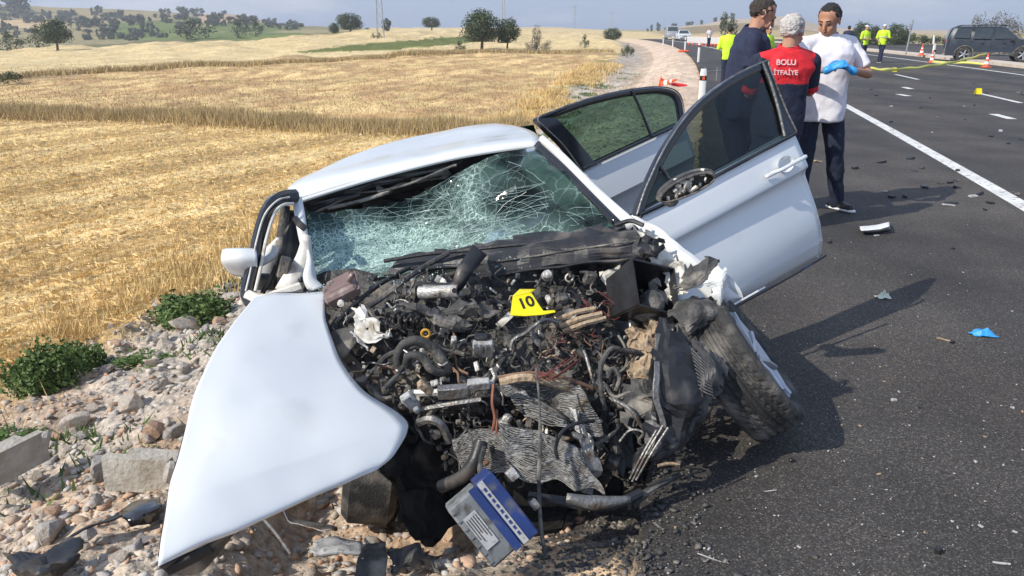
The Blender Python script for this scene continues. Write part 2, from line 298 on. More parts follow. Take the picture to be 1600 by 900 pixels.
def add(name,mb,m,parent=None,smooth=True,solid=0.,remesh=0.,sub=0,bevel=0.,recenter=True,auto=True,base=False):
    vs=np.array([tuple(v) for v in mb.v],float) if isinstance(mb,MB) else None
    if vs is None: me=mb; c=Vector((0,0,0))
    else:
        c=(vs.min(0)+vs.max(0))/2 if recenter else np.zeros(3)
        if recenter and (parent is None or base): c[2]=vs.min(0)[2]
        me=bpy.data.meshes.new(name); me.from_pydata((vs-c).tolist(),[],mb.f); me.update()
        if smooth: me.polygons.foreach_set('use_smooth',[True]*len(me.polygons)); me.set_sharp_from_angle(angle=R_(38))
    me.materials.append(M[m] if isinstance(m,str) else m)
    o=bpy.data.objects.new(name,me); link(o,c,parent)
    if solid:
        q=o.modifiers.new('s','SOLIDIFY'); q.thickness=solid; q.offset=0
    if bevel and 0:
        q=o.modifiers.new('b','BEVEL'); q.width=bevel; q.segments=2; q.limit_method='ANGLE'
    if remesh:
        q=o.modifiers.new('r','REMESH'); q.mode='VOXEL'; q.voxel_size=remesh; q.use_smooth_shade=True
        q=o.modifiers.new('k','SMOOTH'); q.iterations=4; q.factor=.6
    if sub:
        q=o.modifiers.new('u','SUBSURF'); q.levels=q.render_levels=sub
    return o
def empty(name,loc,label,cat,group=None,rz=0.):
    o=bpy.data.objects.new(name,None); link(o,loc,None); o.rotation_euler=(0,0,rz); o.empty_display_size=.1
    return tag(o,label,cat,group)
def copy_tree(o,parent=None,loc=None,rz=None,scale=None,label=None,rot=None):
    c=o.copy(); COL.objects.link(c)
    if parent is not None: c.parent=parent
    if loc is not None: c.location=loc
    if rz is not None: c.rotation_euler=(0,0,rz)
    if rot is not None: c.rotation_euler=rot
    if scale is not None: c.scale=(scale,)*3 if not hasattr(scale,'__len__') else scale
    if label: c['label']=label
    for ch in list(o.children): copy_tree(ch,c)
    return c
def catmull(pts,n=6):
    pts=[Vector(p) for p in pts]; q=[pts[0]*2-pts[1]]+pts+[pts[-1]*2-pts[-2]]; o=[]
    for i in range(1,len(q)-2):
        for k in range(n):
            t=k/n; a,b,c,d=q[i-1:i+3]
            o.append(.5*((2*b)+(c-a)*t+(2*a-5*b+4*c-d)*t*t+(3*b-a-3*c+d)*t**3))
    o.append(q[-2]); return o
def nv(p,sc,s=0):
    x,y,z=p[0]*sc,p[1]*sc,p[2]*sc
    return Vector([float(vnoise(x,y,z,s+k*11))-.5 for k in range(3)])
def sheetpts(rows,nu=6,nvv=6):
    g=[catmull(r,nvv) for r in rows]; cols=[catmull([g[i][j] for i in range(len(g))],nu) for j in range(len(g[0]))]
    return [[cols[j][i] for j in range(len(cols))] for i in range(len(cols[0]))]
def sheet(name,rows,m,parent,amp=0.,sc=8.,nu=6,nvv=6,solid=.004,smooth=True,s=0,torn=0.,crease=False):
    if crease: smooth=False; nu,nvv=min(nu,4),min(nvv,4)
    P=sheetpts([[A(*q) if not isinstance(q,Vector) else q for q in r] for r in rows],nu,nvv)
    if amp:
        fl=np.array([tuple(q) for r in P for q in r]); dz=np.stack([fbm(fl[:,0]*sc,fl[:,1]*sc,fl[:,2]*sc,3,s+k*9)-.5 for k in range(3)],1)*amp*2
        if crease: dz=dz+np.stack([np.abs(fbm(fl[:,0]*sc*1.7,fl[:,1]*sc*1.7,fl[:,2]*sc*1.7,2,s+k*7+3)-.5)-.12 for k in range(3)],1)*amp*2.6
        fl=fl+dz; nn=len(P[0]); P=[[fl[i*nn+j] for j in range(nn)] for i in range(len(P))]
    mb=MB().grid(P)
    if torn:
        tr_=random.Random(len(name)+int(abs(P[0][0][0])*1e4)); n1,n2=len(P)-1,len(P[0])-1
        mb.f=[f for q,f in enumerate(mb.f) if not((q//n2 in(0,n1-1) or q%n2 in(0,n2-1)) and tr_.random()<torn)]
    return add(name,mb,m,parent,smooth,solid=solid)
def hose(name,pts,r,m,parent,n=8,seg=6):
    p=catmull([A(*q) for q in pts],seg); return add(name,MB().tube(p,r,n),m,parent)
# ================================================================== GROUND
def xw(Y):
    Y=np.asarray(Y,float); a=np.minimum(Y,150.)-7.23
    r=4.87+.25*a-.00078*a*a
    return np.where(Y>150,r+(Y-150)*.03,r)
COLS=[-1400,-500,0,200,400,500,600,800,1000,1060,1110,1180,1260,1350,1500,1900,2600]
def flat(Y,z): v=None; return z
TAB={ # (distance, image row) of the land in each direction, left of the road
0:[(40,123),(70,98),(110,82),(150,90),(260,73),(400,36),(520,4),(800,34)],
200:[(40,118),(70,94),(110,74),(150,86),(260,68),(400,35),(520,12),(800,38)],
400:[(40,113),(70,88),(110,66),(150,76),(260,53),(400,33),(520,24),(800,40)],
500:[(40,112),(70,85),(110,60),(150,58),(260,52),(400,46),(520,44),(800,46)],
600:[(40,111),(70,82),(110,62),(150,49),(260,49),(400,48),(520,48),(800,47)],
800:[(40,109),(70,82),(110,66),(150,53),(260,49),(400,48),(520,48),(800,47)],
1000:[(40,105),(70,80),(110,65),(150,57),(260,51),(400,49),(520,48),(800,47)],
1060:[(40,90),(70,72),(110,62),(150,58),(260,50),(400,39),(520,46),(800,47)],
1110:[(40,88),(70,70),(110,61),(150,58),(260,46),(400,30),(520,40),(800,47)],
1180:[(40,88),(70,70),(110,61),(150,57),(260,44),(400,26),(520,38),(800,47)],
1260:[(40,88),(70,70),(110,61),(150,57),(260,51),(400,44),(520,46),(800,47)],
1350:[(40,88),(70,69),(110,60),(150,56),(260,51),(400,48.5),(520,48),(800,47)]}
for k in(1500,1900,2600): TAB[k]=TAB[1350]
TAB[-500]=TAB[0]; TAB[-1400]=TAB[0]
TY=np.array([22,40,70,110,150,260,400,520,800.]); ZT=np.zeros((len(COLS),len(TY)))
for i,c in enumerate(COLS):
    ZT[i,0]=-.9 if c<1050 else -.02
    for j,(Y,r) in enumerate(TAB[c]):
        ZT[i,j+1]=A(800,r,Y)[2]
CU=np.array([(c-800)/FOC*1.05 for c in COLS])
def tabz(X,Y):
    u=X/np.maximum(Y,1); i=np.clip(np.searchsorted(CU,u)-1,0,len(CU)-2); t=np.clip((u-CU[i])/(CU[i+1]-CU[i]),0,1); t=t*t*(3-2*t)
    ly=np.log(np.clip(Y,22,800)); LY=np.log(TY); j=np.clip(np.searchsorted(LY,ly)-1,0,len(LY)-2); w=np.clip((ly-LY[j])/(LY[j+1]-LY[j]),0,1); w=np.where(j>=3,w*w*(3-2*w),w)
    return (ZT[i,j]*(1-t)+ZT[i+1,j]*t)*(1-w)+(ZT[i,j+1]*(1-t)+ZT[i+1,j+1]*t)*w
EDGE=3.15
def car_floor(X,Y):
    xl=(X-.1)-.02*(Y-1.6)
    return xl,Y
def tz(X,Y,fine=True):
    X=np.asarray(X,float);Y=np.asarray(Y,float); off=X-xw(Y)
    e=off+EDGE
    bank=np.where(e<-.35,-.82*sst(0,1,np.clip((-.35-e)/4.4,0,1)**.9)*1.0,0)-.02
    fld=np.where(Y>22,tabz(X,Y),-.86-.0*Y)
    w=sst(-8.3,-5.5,off); near=np.where(Y<22,bank,bank*w+(1-w)*fld)
    near=np.where(off<-8,fld,near)
    hill=sst(120,200,Y); z=np.where(off>-EDGE,-.02*(1-hill)+hill*tabz(X,Y),near*(1-hill)+hill*tabz(X,Y))
    z=np.where((off>25),z*1.+.0,z)
    # collapsed shoulder below the wreck
    xc=.05+.03*(Y-1.7); inx=sst(1.35,.95,np.abs(X-xc)+.0)*sst(1.9,2.6,Y)*sst(7.2,6.2,Y)
    dent=-.16-.13*(Y-1.9)+.22*(X-xc); z=np.where(off<-EDGE-.02,z-(z-np.minimum(z,dent))*inx,z)
    if fine:
        rub=sst(-EDGE-.15,-EDGE-.8,off)*sst(-9.2,-7.9,off); rub=rub*sst(80,20,Y)
        z=z+rub*((fbm(X*1.3,Y*1.3,0,3,5)-.5)*.26+(fbm(X*6,Y*6,0,4,3)-.5)*.12)
        fl=sst(-7.6,-9,off)
        z=z+fl*(fbm(X*.25,Y*.25,0,3,8)-.5)*np.clip(Y*.012,.06,1.5)*sst(500,80,Y)
        s=(X*.87-Y*.49); z=z+fl*np.sin(s*2*pi/.55)*.018*sst(24,16,Y)+fl*(fbm(X*5,Y*5,0,3,4)-.5)*.06*sst(60,20,Y)
        z=z+sst(200,400,Y)*(fbm(X*.01,Y*.01,0,4,9)-.5)*7*sst(1010,850,800+FOC*X/np.maximum(Y,1))
    return z
def tz1(x,y): return float(tz(np.array([x]),np.array([y]))[0])
# polar grid
az=np.concatenate([np.linspace(-110,-42,50)[:-1],np.linspace(-42,42,760),np.linspace(42,110,50)[1:]])
dd=np.concatenate([np.geomspace(.35,9,300)[:-1],np.geomspace(9,60,240)[:-1],np.geomspace(60,700,170)[:-1],np.geomspace(700,1250,8)])
AZ,DD=np.meshgrid(np.radians(az),dd,indexing='ij'); GX=np.sin(AZ)*DD; GY=np.cos(AZ)*DD
GZ=tz(GX,GY)
nA,nD=AZ.shape; idx=np.arange(nA*nD).reshape(nA,nD)
F=np.stack([idx[:-1,:-1],idx[1:,:-1],idx[1:,1:],idx[:-1,1:]],-1).reshape(-1,4)
gm=npmesh('ground',np.stack([GX,GY,GZ],-1).reshape(-1,3),F,True)
PX,PY=proj(GX,GY,GZ); OFF=GX-xw(GY)
def L3(a,b,t): return np.asarray(a)*(1-t[...,None])+np.asarray(b)*t[...,None]
straw1=np.array([.50,.345,.145]); straw2=np.array([.63,.45,.205]); soil=np.array([.43,.27,.175])
nA1=fbm(GX*.5,GY*.5,0,4,21); s_=(GX*.87-GY*.49)
wind=sst(.35,.75,.5+.5*np.sin(s_*2*pi/2.3+3*fbm(GX*.15,GY*.15,0,2,2))*1.+.6*(fbm(s_*2,(GX*.49+GY*.87)*.2,0,3,31)-.5))
trk=np.exp(-((np.mod(s_+.5*fbm(GX*.1,GY*.1,0,2,9),3.6)-1.8)/.16)**2)+np.exp(-((np.mod(s_+.5*fbm(GX*.1,GY*.1,0,2,9),3.6)-3.1)/.12)**2)*.6
C=L3([.52,.355,.155],[.79,.59,.285],wind*.85+.15*nA1); C=L3(C,np.array([.36,.235,.12]),np.clip(trk,0,1)*.75*sst(.3,.5,nA1))
# second field, coarser with reddish soil
n2=fbm(GX*1.6,GY*1.1,0,4,44); f2=L3([.47,.30,.15],[.66,.48,.23],sst(.36,.60,n2))
rowd=GX*.93-GY*.36; f2=f2*(1+.10*np.sin(rowd*2*pi/1.5))[...,None]
C=np.where((GY>21)[...,None],f2,C)
lineY=np.interp(PX,[0,200,400,700,1000],[36,46,58,66,62])
smooth=L3([.58,.44,.225],[.70,.55,.30],fbm(GX*.06,GY*.15,0,4,55))
C=L3(C,smooth,sst(0,1.5,GY-lineY)[...]) if False else np.where((GY>lineY)[...,None],smooth,C)
C=np.where((np.abs(GY-lineY)<1.1+.5*nA1)[...,None],np.array([.40,.29,.155]),C)
gs=(PX>455)&(PX<740)&(GY>60)&(GY<160)
top=np.interp(PX,[455,560,700,740],[82,69,58,57]); bot=np.interp(PX,[455,560,640,740],[83,79.5,76,66])
C=np.where((gs&(PY>top)&(PY<bot))[...,None],np.array([.14,.16,.045]),C)
# hills beyond the crest
far=sst(135,165,GY)*sst(620,520,PX); hn=fbm(GX*.02,GY*.02,0,5,77); hc=L3([.16,.16,.07],[.33,.27,.14],sst(.35,.62,hn))
hc=np.where(((PX>170)&(PX<470)&(PY>33)&(PY<62)&(hn<.62))[...,None],L3([.11,.16,.045],[.19,.22,.07],fbm(GX*.05,GY*.05,0,2,5)),hc)
hc=np.where(((PX<75)&(PY>30)&(PY<44))[...,None],np.array([.55,.40,.22]),hc)
hc=np.where(((PX>310)&(PY<35))[...,None],L3([.42,.29,.19],[.50,.36,.24],hn),hc)
C=L3(C,hc,far)
rh=sst(150,240,GY)*sst(1005,1050,PX); hr=L3([.20,.16,.085],[.36,.27,.16],fbm(GX*.03,GY*.03,0,4,78)); hr=np.where((PY<np.interp(PX,[1000,1060,1180,1300],[52,43,33,52])+2*hn)[...,None],np.array([.46,.37,.27]),hr)
C=L3(C,hr,rh)
# embankment
n3=fbm(GX*2.2,GY*2.2,0,4,90); eb=L3([.42,.30,.205],[.52,.43,.33],sst(.35,.62,n3)); n4=fbm(GX*.9,GY*.9,0,3,91)
eb=L3(eb,np.array([.48,.42,.35]),sst(-5.6,-6.6,OFF)*sst(.35,.55,n4))
eb=np.where(((OFF>-5.4)&(GY>11))[...,None],L3([.60,.45,.33],[.66,.52,.40],n3),eb)
C=L3(C,eb,sst(-8.4,-7.6,OFF+(n4-.5)*1.2)*sst(.0,1,1-sst(-3.4,-3.0,OFF))*sst(170,110,GY))
C=L3(C,L3([.25,.23,.06],[.42,.31,.13],n3),np.exp(-((OFF+8.3)/.5)**2)*sst(.42,.55,n4)*.9*sst(100,50,GY))
C=L3(C,np.array([.085,.075,.065]),sst(-EDGE-.55,-EDGE-.15,OFF+(n3-.5)*.5)*sst(12,6,GY))
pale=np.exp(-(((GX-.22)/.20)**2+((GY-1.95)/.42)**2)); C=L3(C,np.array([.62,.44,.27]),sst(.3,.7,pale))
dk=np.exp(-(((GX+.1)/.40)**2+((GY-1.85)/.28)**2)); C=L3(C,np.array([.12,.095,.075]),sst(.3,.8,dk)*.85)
rg=sst(23.5,25.5,OFF); C=L3(C,L3([.30,.27,.12],[.48,.38,.22],n3),rg*(1-rh))
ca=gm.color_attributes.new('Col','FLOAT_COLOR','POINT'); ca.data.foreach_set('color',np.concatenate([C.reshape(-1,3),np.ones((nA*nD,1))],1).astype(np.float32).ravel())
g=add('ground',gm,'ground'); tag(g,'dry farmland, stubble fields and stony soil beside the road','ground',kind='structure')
# roads
def strip(name,o0,o1,y0,y1,m,z,n=400,wob=0.,lab=None,yy=None,cat='road'):
    Y=np.concatenate([np.linspace(y0,min(y1,30),n//2),np.linspace(30,y1,n//2)[1:]]) if y1>30 and y0<30 else np.linspace(y0,y1,max(3,n//8))
    k=len(Y); w=wob*(fbm(Y*4,Y*0,0,4,5)-.5)*2*sst(25,8,Y) if wob else 0
    ln=np.linspace(0,1,2); V=np.concatenate([np.stack([xw(Y)+o0+w,Y,np.full(k,z)],1),np.stack([xw(Y)+o1,Y,np.full(k,z)],1)])
    i=np.arange(k-1); F=np.stack([i,i+k,i+k+1,i+1],1); me=npmesh(name,V,F); o=add(name,me,m)
    tag(o,lab,cat,kind='structure'); return o
strip('road',-EDGE,10.7,-12,170,'asphalt',0.0,wob=.07,lab='dark asphalt carriageway scattered with crash debris')
strip('far_carriageway',12.0,25,-12,170,'asphalt',0.0,lab='second asphalt carriageway beyond the median strip')
def raised(name,o0,o1,y0,y1,h,m,lab):
    Y=np.linspace(y0,y1,160); P=[[Vector((float(xw(y))+o,y,z)) for o,z in((o0,-.01),(o0,h),(o1,h),(o1,-.01))] for y in Y]
    o=add(name,MB().grid(P),m,recenter=False,smooth=False); return tag(o,lab,'kerb',kind='structure')
raised('median_strip',10.75,11.95,-12,165,.12,'kerb','pale raised median strip between the two carriageways')
strip('edge_line',-.09,.09,-8,150,'paint',.004,lab='solid white edge line of the hard shoulder',cat='road marking')
strip('far_edge_line',8.55,8.72,4,150,'paint',.004,lab='solid white edge line beside the median strip',cat='road marking')
for k in range(12):
    y0=18.0+8.6*k-17.2+.0
    tag(strip('lane_dash',4.02,4.16,y0,y0+3.0,'paint',.004),'white dashed lane marking between the two traffic lanes','road marking',group='lane dashes on the near carriageway')
for (x0,y0,x1,y1) in ((1412,136,1424,139),(1403,147,1420,150),(1552,178,1582,186)):
    a=G(x0,y0,.004);b=G(x1,y1,.004);d=(b-a).normalized();w=Vector((-d.y,d.x,0))*.09
    mb=MB().add([a-w,b-w,b+w,a+w],[(0,1,2,3)]); tag(add('paint_mark',mb,'paint',smooth=False),'short worn white dash left on the dark asphalt','road marking',group='short paint scraps on the asphalt',kind='structure')
# ================================================================== THE WRECKED CAR
car=empty('wrecked_car',(.05,3.2,-.2),'white wrecked sedan with torn open engine bay, shattered windscreen and two open doors','car')
def Ym(px,py): return float(np.interp(py,[380,450,520,600,680,780,830],[3.25,3.05,2.87,2.68,2.54,2.38,2.3]))+1.3e-6*(px-780)**2
def E_(px,py,d=0.): return A(px,py,Ym(px,py)-d)
def sc_(px,py,d=0.):  # metres per photo pixel there
    p=E_(px,py,d); return (p-Vector((0,0,CH))).length/FOC
# roof
roof=sheet('roof',[[(458,315,3.8),(555,285,3.85),(650,259,3.88),(745,238,3.9),(839,225,3.88)],[(455,292,3.9),(553,268,3.95),(650,247,4.0),(748,228,4.0),(843,217,3.97)],[(520,257,4.4),(600,243,4.45),(680,228,4.5),(760,214,4.5),(832,207,4.4)],[(600,227,4.9),(655,219,4.95),(705,208,5.0),(765,199,5.0),(812,200,4.85)],[(655,213,5.25),(690,206,5.3),(725,199,5.3),(770,194,5.3),(795,196,5.2)]],'white',car,solid=.012,nu=8,nvv=8,amp=.006,sc=3)
sheet('roof_lining',[[(462,318,3.84),(556,289,3.89),(650,263,3.92),(745,242,3.94),(836,229,3.92)],[(475,345,4.0),(560,320,4.1),(652,296,4.15),(745,272,4.15),(830,255,4.05)]],'seat',car,solid=.006)
hose('roof_front_edge',[(459,317,3.8),(555,287,3.85),(650,261,3.88),(745,240,3.9),(839,227,3.88)],.011,'white',car)
# torn header: headliner edge and rail
sheet('header_rail',[[(466,318,3.87),(558,288,3.92),(650,262,3.95),(745,241,3.97),(834,228,3.95)],[(478,330,3.88),(565,302,3.92),(655,273,3.95),(748,248,3.95),(834,233,3.93)]],'blkgloss',car,amp=.012,sc=20,crease=True,torn=.3,solid=.01)
sheet('headliner',[[(478,332,3.9),(560,303,3.93),(640,279,3.97),(700,262,4.0)],[(510,327,3.98),(575,306,4.05),(640,290,4.1),(705,272,4.1)]],'liner',car,amp=.03,sc=9,crease=True,torn=.3,solid=.008)
hose('sun_visor_rod',[(512,325,3.9),(560,315,3.9),(612,298,3.88)],.010,'liner',car)
hose('torn_header_strip',[(590,300,3.86),(640,287,3.86),(700,262,3.87),(713,258,3.88)],[.006]*6*3+[.006],'dusty',car)
# A pillars
def strap(name,pts,w,m,parent,solid=.01,dirv=None,amp=0.):
    p=catmull([A(*q) for q in pts],6); P=[]
    for i,q in enumerate(p):
        t=(p[min(i+1,len(p)-1)]-p[max(i-1,0)]).normalized(); view=(q-Vector((0,0,CH))).normalized(); s=t.cross(view if dirv is None else Vector(dirv)).normalized()
        ww=w if not hasattr(w,'__len__') else float(np.interp(i/(len(p)-1),np.linspace(0,1,len(w)),w))
        d=nv(q,9,3)*amp; P.append([q-s*ww/2+d,q+view*-.004+d,q+s*ww/2+d])
    return add(name,MB().grid(P),m,parent,solid=solid)
strap('front_pillar',[(846,216,3.92),(880,248,3.75),(925,295,3.55),(975,342,3.33),(990,352,3.3)],[.03,.04,.045,.055,.05],'white',car,.02)
strap('windscreen_seal',[(838,225,3.86),(872,256,3.7),(915,300,3.5),(965,350,3.28)],.032,'blkgloss',car,.012)
strap('front_pillar',[(463,310,3.75),(470,350,3.6),(480,400,3.5),(486,440,3.4)],[.05,.045,.04,.05],'white',car,.02,amp=.008)
strap('crumpled_pillar_base',[(480,372,3.5),(468,410,3.42),(455,452,3.35)],[.03,.08,.12],'cream',car,.012,amp=.05)
strap('torn_pillar_skin',[(478,395,3.45),(484,430,3.38),(492,452,3.35)],[.01,.05,.07],'white',car,.004,amp=.05)
strap('windscreen_seal',[(474,326,3.75),(478,365,3.6),(474,400,3.5),(470,440,3.38)],.022,'blkgloss',car,.01)
hose('pillar_bracket',[(462,342,3.55),(468,350,3.5),(478,358,3.5)],.016,'blk',car)
# cracked windscreen
WR=[[(474,330,3.78),(530,330,3.82),(590,320,3.88),(650,306,3.92),(705,276,3.9),(760,246,3.9),(838,229,3.87)],
    [(473,362,3.7),(535,362,3.78),(600,356,3.86),(662,342,3.9),(725,312,3.8),(790,285,3.74),(872,262,3.68)],
    [(472,402,3.58),(540,398,3.68),(608,392,3.76),(675,376,3.78),(745,352,3.68),(820,326,3.6),(918,306,3.48)],
    [(474,446,3.42),(540,438,3.5),(612,430,3.52),(690,412,3.5),(770,392,3.44),(850,380,3.38),(966,356,3.27)]]
ws=sheet('windscreen',WR,'shield',car,amp=.022,sc=5.5,nu=14,nvv=10,solid=0)
me=ws.data; co=np.array([tuple(v.co) for v in me.vertices])+np.array(tuple(WLOC[ws.name])); wx,wy=proj(co[:,0],co[:,1],co[:,2])
ck=.85*np.exp(-(((wx-545)/105)**2+((wy-395)/42)**2)**1.1)+.55*np.exp(-(((wx-650)/110)**2+((wy-370)/30)**2))+.40*np.exp(-(((wx-735)/26)**2))*(wy<345)+.30*np.exp(-(((wx-840)/80)**2+((wy-365)/24)**2))+.10
ck+= (fbm(co[:,0]*9,co[:,1]*9,co[:,2]*9,3,6)-.5)*.55
at=me.attributes.new('Crk','FLOAT','POINT'); at.data.foreach_set('value',np.clip(ck,0,1).astype(np.float32))
WG=sheetpts([[A(*q) for q in r] for r in WR],14,10); nI,nJ=len(WG),len(WG[0])
def wpt(u,v):
    i=min(max(u,0),.9999)*(nI-1); j=min(max(v,0),.9999)*(nJ-1); a,b=int(i),int(j); s,t=i-a,j-b
    return (WG[a][b]*(1-s)*(1-t)+WG[a+1][b]*s*(1-t)+WG[a][b+1]*(1-s)*t+WG[a+1][b+1]*s*t)+Vector((0,-.006,.003))
rr=random.Random(4); cm=MB()
def crackline(u,v,a,ln,w=.0011,wig=.35):
    p=[];n=int(ln/.03)+2
    for k in range(n):
        if not(0<=u<=1 and 0<=v<=1): break
        p.append(wpt(u,v)); a+=rr.uniform(-wig,wig); u+=math.sin(a)*.045; v+=math.cos(a)*.024
    if len(p)>2: cm.tube(p,w,3,cap=False)
for cu,cv,n in((.75,.72,26),(.45,.60,24),(.18,.62,14),(.80,.42,20),(.5,.25,16),(.95,.95,14)):
    for k in range(n): crackline(cu+rr.uniform(-.03,.03),cv+rr.uniform(-.02,.02),rr.uniform(0,2*pi),rr.uniform(.15,.7),rr.choice((.0006,.0008,.0012)))
    for q in range(5):   # ring fractures
        R0=.03+.035*q; a0=rr.uniform(0,6); a1=a0+rr.uniform(1.2,3.5); p=[]
        for k in range(14):
            a=a0+(a1-a0)*k/13; u=cu+math.sin(a)*R0*1.9; v=cv+math.cos(a)*R0
            if 0<u<1 and 0<v<1: p.append(wpt(u+rr.uniform(-.008,.008),v+rr.uniform(-.004,.004)))
        if len(p)>3: cm.tube(p,.0009,3,cap=False)
for k in range(80): crackline(rr.random(),rr.random(),rr.choice((0.3,1.2,2.0,2.8,pi))+rr.uniform(-.4,.4),rr.uniform(.08,.4),.0006)
o=add('fracture_lines',cm,'crack',ws); tag(o,kind='stuff')
# cabin
sheet('cabin_lining',[[(470,320,4.2),(600,290,5.0),(760,240,5.1),(850,235,4.2)],[(460,400,4.1),(600,380,4.9),(780,330,5.0),(960,340,3.9)],[(470,470,3.8),(600,470,4.4),(800,440,4.3),(985,375,3.7)]],'seat',car,solid=.01)
sheet('dashboard',[[(475,425,3.62),(600,420,3.75),(760,385,3.72),(965,345,3.45)],[(480,445,3.5),(610,438,3.6),(770,400,3.55),(970,362,3.35)],[(485,470,3.4),(620,470,3.45),(780,430,3.42),(985,385,3.3)]],'blk',car,amp=.03,sc=6,solid=.01)
for (x,y,Y,w,h) in((620,375,4.3,.44,.42),(800,325,4.3,.44,.42)):
    mb=MB(); c=A(x,y,Y); mb.cbox(c,(w,.14,h),(-.2,.2,0),.3); mb.cbox(c+Vector((.06,.06,h*.5+.06)),(.22,.10,.10),(-.2,.2,0),.3); add('front_seat',mb,'seat',car)
sheet('curtain_airbag',[[(828,238,3.86),(868,268,3.72),(915,308,3.55),(940,330,3.48)],[(815,250,3.95),(845,280,3.85),(895,318,3.68),(930,338,3.58)],[(822,268,4.0),(850,298,3.9),(885,326,3.8),(918,345,3.65)]],'airbag',car,amp=.03,sc=8,solid=.02)
sheet('deployed_airbag',[[(745,262,3.95),(772,248,3.95),(790,262,3.95)],[(756,285,3.95),(785,275,3.92),(805,290,3.95)],[(768,300,4.0),(792,300,3.97),(812,306,4.0)]],'airbag',car,amp=.03,sc=8,solid=.02)
# rear body (behind cabin, hidden in the photograph but there)
def CL(x,y,z):
    a,b,c_=.03,-.07,-.235; p=Euler((b,c_,a),'YXZ').to_matrix() if False else (Matrix.Rotation(a,3,'Z')@Matrix.Rotation(b,3,'X')@Matrix.Rotation(-c_*-1,3,'Y'))
    return p@Vector((x,y,z))+Vector((.03,1.64,-.21))
def clgrid(name,rows,m,solid=.01,nu=4,nvv=4):
    P=sheetpts([[CL(*q) for q in r] for r in rows],nu,nvv); return add(name,MB().grid(P),m,car,solid=solid)
for s in(-1,1):
    clgrid('rear_quarter_panel',[[(s*.84,2.55,.92),(s*.84,3.1,.93),(s*.82,3.8,.94),(s*.74,4.55,.92)],[(s*.90,2.55,.6),(s*.90,3.0,.6),(s*.89,3.9,.62),(s*.80,4.62,.62)],[(s*.86,2.55,.22),(s*.87,3.1,.30),(s*.85,3.95,.30),(s*.78,4.6,.28)]],'white')
    clgrid('sill',[[(s*.86,1.5,.30),(s*.87,2.5,.30),(s*.86,3.2,.30)],[(s*.80,1.5,.18),(s*.82,2.5,.18),(s*.80,3.2,.18)]],'white')
    clgrid('centre_pillar',[[(s*.60,2.62,1.36),(s*.60,2.74,1.36)],[(s*.80,2.55,.9),(s*.80,2.7,.9)],[(s*.84,2.55,.3),(s*.84,2.72,.3)]],'blk')
clgrid('boot_lid',[[(-.62,3.85,1.02),(0,3.95,1.05),(.62,3.85,1.02)],[(-.7,4.5,.98),(0,4.6,1.0),(.7,4.5,.98)],[(-.66,4.66,.6),(0,4.75,.6),(.66,4.66,.6)]],'white')
clgrid('rear_window',[[(-.55,3.45,1.36),(0,3.5,1.4),(.55,3.45,1.36)],[(-.62,3.9,1.02),(0,4.0,1.05),(.62,3.9,1.02)]],'dtint')
clgrid('floor_pan',[[(-.78,1.5,.28),(0,1.5,.28),(.78,1.5,.28)],[(-.78,3,.26),(0,3,.26),(.78,3,.26)],[(-.7,4.6,.35),(0,4.6,.35),(.7,4.6,.35)]],'blk')
for s in(-1,1):
    mb=MB(); c=CL(s*.76,3.7,.32); ax=CL(1,0,0)-CL(0,0,0)
    mb.lathe([(.20,-.10),(.29,-.10),(.32,-.07),(.32,.07),(.29,.10),(.20,.10)],c,ax,28); w=add('rear_wheel',mb,'rubber',car); mb=MB().lathe([(.0,.08),(.05,.09),(.19,.09),(.20,-.1)],c,ax*s,20); add('rim',mb,'rim',w)
# ---------------------------------------------------------------- open doors
def door(name,belt0,belt1,bot0,bot1,prof,top,handle,lab,glass,pillar_px=None):
    """belt/bottom corners given as (px,py,Y); top = outline of the window opening from the front belt corner to the rear one"""
    b0,b1,c0,c1=[A(*q) for q in(belt0,belt1,bot0,bot1)]
    nrm=((b1-b0).cross(c0-b0)).normalized()
    if nrm.y>0: nrm=-nrm
    P=[];ns=26
    for t,bul in prof:
        row=[]
        for k in range(ns+1):
            s=k/ns; p=(b0*(1-s)+b1*s)*(1-t)+(c0*(1-s)+c1*s)*t; bo=bul*(1 if 0<s<1 else .9)
            row.append(p+nrm*bo)
        P.append(row)
    root=add(name,MB().grid(P),'whitedoor',car,solid=.004); tag(root,lab)
    # inner shell
    Q=[[p-nrm*(.055) for p in (P[i][j] for j in(0,ns//2,ns))] for i in(0,2,len(P)//2,len(P)-3,len(P)-1)]
    add('inner_panel',MB().grid(Q),'blk',root,solid=.01)
    rim_=[P[i][ns] for i in range(len(P))]; add('door_edge',MB().grid([[p+nrm*.001,p-nrm*.055] for p in rim_]),'whitedoor',root,solid=.004)
    rim_=[P[-1][j] for j in range(ns+1)]; add('door_edge',MB().grid([[p+nrm*.001,p-nrm*.055] for p in rim_]),'whitedoor',root,solid=.004)
    return root,nrm,(b0,b1,c0,c1)
prof=[(-.02,-.022),(.0,-.004),(.03,.004),(.12,.016),(.22,.028),(.272,.034),(.284,.031),(.298,.012),(.33,.000),(.45,.006),(.6,.016),(.74,.016),(.82,.006),(.87,.002),(.885,-.003),(.95,-.022),(1.0,-.045)]
fd,n1,FB=door('front_door',(992,340,3.30),(1240,207,4.0),(1078,524,3.22),(1291,400,3.93),prof,None,None,'front door swung wide open, dusty wing mirror on it','tint')
def frame(root,pts,m,r,nm,nrm,flat=.5,seg=8):
    p=catmull(pts,seg); return add(nm,MB().tube(p,r,8,cap=True),m,root)
def inplane(b0,b1,c0,c1,px,py):
    n=((b1-b0).cross(c0-b0)).normalized(); o=Vector((0,0,CH)); d=A(px,py,1.)-o; k=(b0-o).dot(n)/d.dot(n); return o+d*k
